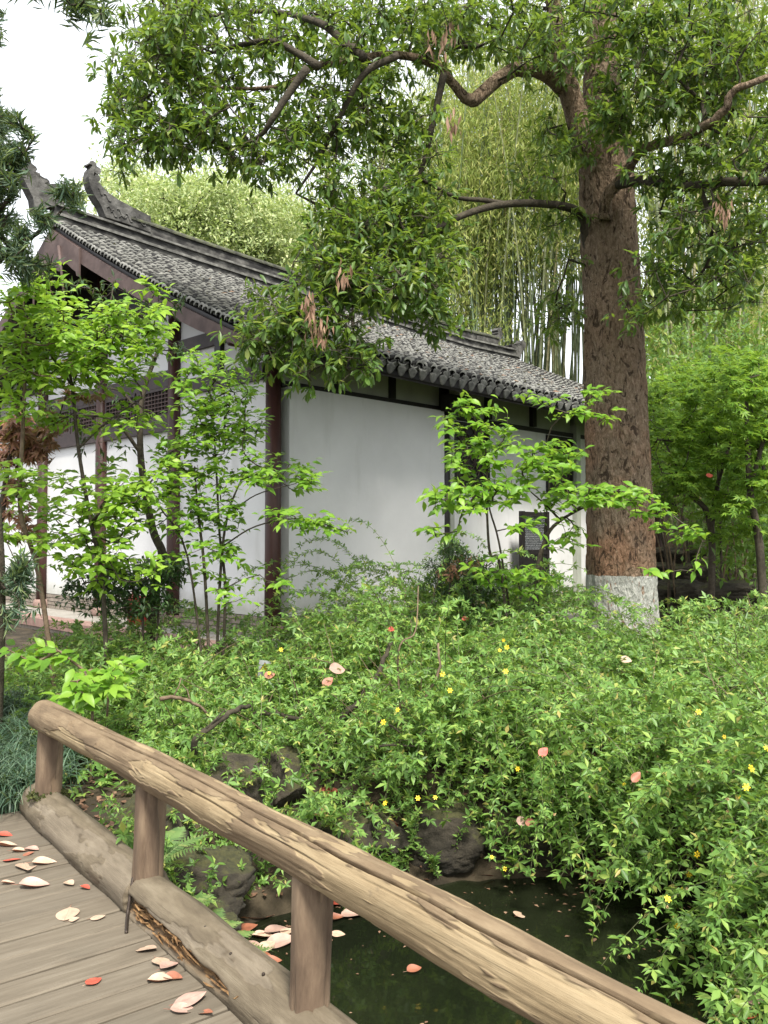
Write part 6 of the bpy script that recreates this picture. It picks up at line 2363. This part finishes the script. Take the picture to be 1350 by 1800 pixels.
# ------------------------------------------------------------------ fallen leaves
def fallen_mesh(name, mat, seed, cup, ratio=.62, curl=.0):
    """broad leaf blade with a pointed tip and a stalk; x along, y across"""
    rs = random.Random(seed)
    n_, m_ = 10, 6
    V_, F_ = [], []
    for i in range(n_ + 1):
        u = i / n_
        half = .5 * ratio * (math.sin(math.pi * u ** .85) ** .75) * (1 - .25 * u) * 1.18
        if i == 0 or i == n_: half = .004
        for j in range(m_ + 1):
            y = (j / m_ * 2 - 1)
            z = cup * (y * y) * half * 2 + curl * (u - .5) ** 2 + .012 * math.sin(u * 7 + y * 3 + seed) + .10 * cup * math.sin(u * 3 + seed)
            V_.append((u - .5, y * half, z + .012))
    for i in range(n_):
        for j in range(m_):
            a = i * (m_ + 1) + j
            F_.append((a, a + m_ + 1, a + m_ + 2, a + 1))
    mb = MB(); mb.add([(x, y, z) for x, y, z in V_], F_)
    mb.tube([(-.5, 0, .012), (-.6, .01, .02), (-.74, .03, .012)], [.010, .008, .006], 4)
    return mb.mesh(name, mat, True)


FM = {}
for c in ('cream', 'pink', 'red', 'rust'):
    FM[c] = [fallen_mesh('fallen_leaf', MT['fallen_' + c], k, cup, ratio, curl) for k, (cup, ratio, curl) in enumerate(((.04, .68, .04), (.14, .62, .08), (-.04, .75, .04), (.26, .55, .10)))]


def lay(x, y, size_px, ang, colour, var, label, z, group=None, tilt=.12, up=None):
    p = on_plane(x, y, z)
    L_ = size_px * p.y / F
    a = math.radians(ang)
    d_ = Vector((math.cos(a), math.sin(a), random.gauss(0, tilt)))
    o = inst('fallen_leaf', FM[colour][var], None, frame(p, d_, up or (random.gauss(0, tilt), random.gauss(0, tilt), 1), L_, L_, L_))
    tag(o, label, 'leaf', group)


DZ = .004
lay(9, 1468, 26, 10, 'red', 1, 'small red fallen leaf at the photo edge beyond the cream ones on the deck', DZ)
lay(14, 1487, 40, 5, 'cream', 3, 'cream curled leaf lying by the photo edge near the bridge end', DZ)
lay(36, 1496, 30, 15, 'cream', 3, 'narrow cream leaf touching a pink one near the kerb log end', DZ)
lay(56, 1493, 30, -20, 'pink', 1, 'pale pink leaf beside the narrow cream one near the kerb log end', DZ)
lay(50, 1501, 20, 40, 'rust', 0, 'tiny rust leaf scrap below the pale pink leaf', DZ)
lay(21, 1512, 30, 20, 'red', 0, 'red leaf left of the broad cream leaf pair on the deck', DZ)
lay(46, 1524, 50, -60, 'cream', 0, 'broad cream leaf with a pointed tip, left one of a touching pair', DZ)
lay(78, 1517, 42, 15, 'cream', 3, 'narrow cream leaf, right one of a touching pair on the deck', DZ)
lay(14, 1552, 24, 20, 'cream', 3, 'small cream scrap on the plank joint at the photo edge', DZ)
lay(60, 1556, 52, 12, 'pink', 3, 'long cream leaf with a red underside curled on the planks', DZ)
lay(122, 1553, 26, -40, 'cream', 1, 'small cream leaf with a brown spot near the kerb log', DZ)
lay(150, 1560, 22, -30, 'red', 1, 'dark red leaf tucked under the first kerb log', DZ)
lay(118, 1607, 50, -80, 'cream', 2, 'wide cream leaf lying across the planks with its stalk towards us', DZ)
lay(130, 1616, 18, 30, 'cream', 0, 'small cream scrap touching the wide cream leaf', DZ)
lay(172, 1612, 26, 20, 'cream', 2, 'torn square cream leaf alone on a plank', DZ)
lay(165, 1725, 34, 62, 'red', 0, 'bright red leaf standing out alone in the middle of the deck', DZ)
lay(258, 1668, 42, -20, 'cream', 0, 'pale leaf with a red edge nearest the rotten start of the kerb log', DZ)
lay(284, 1692, 42, -48, 'cream', 0, 'pale broad leaf overlapping a second one beside the rotten wood', DZ)
lay(298, 1698, 40, 55, 'pink', 1, 'pale folded leaf overlapped by its neighbour beside the rotten wood', DZ)
lay(283, 1711, 16, 0, 'cream', 0, 'tiny pale scrap under the overlapping leaf pair', DZ)
lay(281, 1723, 48, -12, 'cream', 3, 'pale half moon leaf lying beside a rust one', DZ)
lay(304, 1719, 40, -20, 'rust', 3, 'rust brown curled leaf beside the half moon leaf', DZ)
lay(334, 1755, 58, 20, 'pink', 2, 'largest pink leaf on the deck, against the kerb log', DZ + .01)
lay(322, 1776, 46, 15, 'pink', 1, 'pink leaf half under the largest one', DZ)
lay(362, 1781, 30, -20, 'rust', 1, 'rust leaf at the foot of the kerb log near the bottom edge', DZ)

WZ = WATER_Z + .006
FLOAT = 'leaf floating in the raft beside the near post'
raft = [(452, 1612, 60, 15, 'rust', 3), (432, 1632, 44, 30, 'rust', 0), (462, 1646, 40, 0, 'cream', 3), (488, 1637, 50, 30, 'pink', 1), (494, 1657, 56, 20, 'pink', 1), (440, 1662, 40, -10, 'pink', 0),
        (428, 1678, 44, 0, 'red', 0), (456, 1680, 50, -15, 'rust', 0), (444, 1706, 44, -60, 'rust', 2), (470, 1665, 40, 60, 'cream', 1), (415, 1655, 36, 10, 'cream', 3), (478, 1690, 36, 20, 'rust', 1), (505, 1640, 36, 70, 'cream', 3)]
for r_ in raft:
    lay(*r_[:4], r_[4], r_[5], 'curled fallen leaf in the floating raft between the bank and the near post', WZ, 'leaves floating beside the near post', .15)
lay(598, 1585, 50, 8, 'red', 1, 'red leaf floating just right of the near post under the handrail', WZ)
lay(585, 1615, 44, 15, 'rust', 3, 'brown leaf floating below the red one by the near post', WZ)
lay(622, 1608, 48, 18, 'pink', 1, 'pale pink leaf floating right of the near post', WZ)
lay(594, 1642, 26, 5, 'cream', 0, 'small cream leaf floating alone right of the near post', WZ)
lay(725, 1658, 20, 0, 'cream', 3, 'small cream leaf floating just under the handrail on open water', WZ)
lay(728, 1704, 30, 30, 'rust', 1, 'pinkish brown leaf floating alone on open dark water', WZ)
far_raft = [(1035, 1535, 50, 0, 'rust', 0), (1060, 1528, 44, 10, 'rust', 3), (1085, 1536, 50, 0, 'pink', 0), (1050, 1550, 40, 15, 'cream', 3), (1070, 1553, 40, 0, 'cream', 1), (1100, 1525, 40, 20, 'rust', 1), (1110, 1532, 36, -10, 'pink', 1)]
for r_ in far_raft:
    lay(*r_[:4], r_[4], r_[5], 'brown fallen leaf in the small raft under the hanging stems at the far bank', WZ, 'leaves floating under the far bank', .2)
lay(913, 1608, 30, 60, 'cream', 0, 'cream leaf floating at a stem tip above the handrail', WZ)
lay(855, 1540, 40, 0, 'pink', 1, 'pale leaf at the far water edge left of the hanging stems', WZ)
lay(805, 1535, 44, 0, 'pink', 3, 'cream pink leaf at the water edge just above the handrail', WZ)


# specks and bits of leaf afloat, thickest along the banks
sc = []
while len(sc) < 420:
    x_, y_ = random.uniform(-.9, 2.8), random.uniform(2.2, 5.9)
    d_ = float(pond_dist(np.array([x_]), np.array([y_]))[0])
    if d_ > -.01 or random.random() > math.exp(d_ * 3.0) + .04: continue
    sc.append((x_, y_, WATER_Z + .004))
sc = np.array(sc)
L = rng.uniform(.008, .045, len(sc))
o = leaf_part('floating_specks', T_DIAMOND, (sc, rand_dir(len(sc), -.02, .02), np.tile(np.array([0, 0, 1.0]), (len(sc), 1)), L, L * .55), MT['dead_leaf'], None)
tag(o, 'tiny bits of leaf afloat along the pond edge', 'debris')


def ground_hit(x, y):
    d = px(x, y, 1.0) - Vector((0, 0, EYE))
    for k in np.arange(2.5, 14, .03):
        p = Vector((0, 0, EYE)) + d * k
        if p.z < max(gz(p.x, p.y), WATER_Z): return p
    return None


for (x, y, s, ang, c, v, lab) in [
        (492, 1392, 44, 80, 'pink', 0, 'pale leaf resting on the bank above the handrail'), (578, 1402, 36, 20, 'red', 1, 'reddish leaf on the bank soil above the handrail'), (575, 1440, 44, 0, 'rust', 3, 'brown curled leaf on the bank just above the handrail'),
        (682, 1458, 44, -40, 'red', 0, 'large red leaf on the bank above the handrail middle'), (762, 1472, 30, 20, 'pink', 0, 'pinkish leaf on the stone near the yellow flowers'), (352, 1548, 34, -40, 'rust', 2, 'brown crumpled leaf on the stone step right of the middle post'),
        (322, 1570, 22, 40, 'cream', 1, 'small cream leaf beside the middle post foot'), (290, 1565, 40, 85, 'pink', 3, 'pale leaf leaning against the middle post foot'), (378, 1458, 26, 0, 'pink', 0, 'pale leaf showing below the handrail on the rock'),
        (500, 1370, 30, 10, 'rust', 1, 'brown leaf on the bank under the thicket edge'), (600, 1470, 30, 0, 'rust', 0, 'rust leaf on the bank touching the handrail')]:
    p = ground_hit(x, y)
    if p is None: continue
    L_ = s * p.y / F
    a = math.radians(ang)
    o = inst('fallen_leaf', FM[c][v], None, frame(p + Vector((0, -.02, .04)), (math.cos(a), .3, math.sin(a) * .5), (random.gauss(0, .2), -.5, 1), L_))
    tag(o, lab, 'leaf')
for (x, y, s, c, v, lab) in [(590, 1186, 44, 'pink', 1, 'pale pink leaf caught in the thicket above the slanting bough'), (575, 1190, 30, 'rust', 0, 'rust leaf caught in the thicket beside a pale pink one'), (1102, 1158, 26, 'cream', 0, 'cream leaf lying on the thicket below the whitewashed trunk'),
                             (950, 1313, 28, 'red', 0, 'deep red leaf caught in the middle of the green thicket'), (484, 1190, 26, 'rust', 0, 'orange brown leaf caught beside the small warning plate'), (840, 1058, 26, 'cream', 3, 'dry tan leaf caught at the thicket top near the notice board'),
                             (815, 1092, 18, 'red', 1, 'small orange leaf caught in the thicket below the notice board'), (920, 1440, 30, 'pink', 0, 'pale leaf caught low in the trailing stems'), (932, 1440, 28, 'rust', 1, 'brown leaf caught low in the trailing stems beside a pale one'),
                             (1250, 831, 18, 'red', 0, 'orange red leaf hanging in the leafy bush beyond the trunk'), (1128, 1366, 30, 'rust', 1, 'rust leaf caught below a withered blossom in the thicket'), (685, 1098, 20, 'red', 1, 'small red leaf near the thicket crown'),
                             (1318, 1778, 62, 'red', 3, 'big orange red leaf at the lower corner among the trailing stems'), (1335, 1752, 44, 'pink', 0, 'pink leaf at the lower corner above the orange red one')]:
    sp_ = spot_on(x, y)
    if y < 900 or sp_ is None: p = px(x, y, 10.2)
    else: p = Vector(J[sp_[0]][1][sp_[1]]) + Vector((0, -.05, .03))
    L_ = .8 * s * p.y / F
    o = inst('fallen_leaf', FM[c][v], None, frame(p + Vector((0, .05, -.03)), (1, random.gauss(0, .4), random.gauss(.2, .4)), (random.gauss(0, .3), -.9 if y < 1700 else -.2, .7), L_))
    tag(o, lab, 'leaf')

# ------------------------------------------------------------------ small warning plate in the thicket
p = px(465, 1176, 7.25)
sg = empty('warning_sign', (p.x, p.y, gz(p.x, p.y)), 'small grey warning plate with a yellow lightning triangle half hidden in leaves', 'sign')
W_, H_ = .105, .145
mb = MB(); mb.box((-W_ / 2, -.002, -H_ / 2), (W_ / 2, .002, H_ / 2))
mw = Matrix.Translation(p) @ Matrix.Rotation(math.radians(-8), 4, 'Z') @ Matrix.Rotation(math.radians(5), 4, 'Y')


def sgp(name, verts, faces, mat, y):
    mb = MB(); mb.add([(x, y, z) for x, z in verts], faces)
    return inst(name, mb.mesh(name, mat), sg, mw)


inst('plate', mb.mesh('plate', MT['sign_white']), sg, mw)
sgp('triangle_border', [(-.043, -.018), (.043, -.018), (0, .060)], [(0, 1, 2)], MT['sign_black'], -.0030)
sgp('triangle', [(-.034, -.013), (.034, -.013), (0, .049)], [(0, 1, 2)], MT['sign_yellow'], -.0038)
sgp('bolt', [(.002, .034), (-.010, .010), (-.001, .012), (-.006, -.008), (.010, .017), (.001, .016), (.007, .034)], [(0, 1, 2, 3, 4, 5, 6)], MT['sign_black'], -.0046)
sgp('text_frame', [(-.044, -.062), (.044, -.062), (.044, -.030), (-.044, -.030)], [(0, 1, 2, 3)], MT['sign_black'], -.0030)
sgp('text_field', [(-.041, -.0595), (.041, -.0595), (.041, -.0325), (-.041, -.0325)], [(0, 1, 2, 3)], MT['sign_white'], -.0038)
cu = bpy.data.curves.new('lettering', 'FONT')
cu.body = '\u5f53\u5fc3\u89e6\u7535'
cu.size = .019
cu.align_x = 'CENTER'; cu.align_y = 'CENTER'
tob = bpy.data.objects.new('lettering', cu)
COL.objects.link(tob)
bpy.context.view_layer.update()
me = bpy.data.meshes.new_from_object(tob.evaluated_get(bpy.context.evaluated_depsgraph_get()))
bpy.data.objects.remove(tob)
me.materials.clear(); me.materials.append(MT['sign_black'])
inst('lettering', me, sg, mw @ Matrix.Translation((0, -.0046, -.046)) @ Matrix.Rotation(math.pi / 2, 4, 'X'))
mb = MB(); mb.tube([(p.x, p.y + .01, gz(p.x, p.y) - .1), (p.x, p.y + .01, p.z + .05)], .008, 8)
mb.build('stake', MT['iron'], sg, True)

# ------------------------------------------------------------------ red fire extinguishers by the wall
for i, (t_, s_) in enumerate(((-.42, 2.55), (-.42, 2.82))):
    c = hp(t_, s_, PLAT + .006)
    fe = empty('fire_extinguisher', c, ['red fire extinguisher behind the leaves, nearer the corner column', 'red fire extinguisher behind the leaves, farther from the corner column'][i], 'extinguisher', 'fire extinguishers by the side wall')
    mb = MB()
    pr = [(0, .075), (.01, .085), (.36, .085), (.42, .06), (.45, .025), (.48, .025)]
    mb.tube([(c.x, c.y, c.z + h) for h, _ in pr], [r for _, r in pr], 18)
    mb.build('cylinder', MT['red_paint'], fe, True)
    mb = MB(); mb.box((c.x - .02, c.y - .07, c.z + .482), (c.x + .02, c.y + .05, c.z + .50)); mb.box((c.x - .018, c.y - .09, c.z + .52), (c.x + .018, c.y + .04, c.z + .535)); mb.box((c.x - .015, c.y + .01, c.z + .50), (c.x + .015, c.y + .04, c.z + .52))
    mb.build('valve_handle', MT['sign_black'], fe)
    mb = MB(); mb.tube(catmull([(c.x + .02, c.y, c.z + .49), (c.x + .11, c.y - .03, c.z + .40), (c.x + .10, c.y - .03, c.z + .18)], 6), .012, 8)
    mb.build('hose', MT['sign_black'], fe, True)
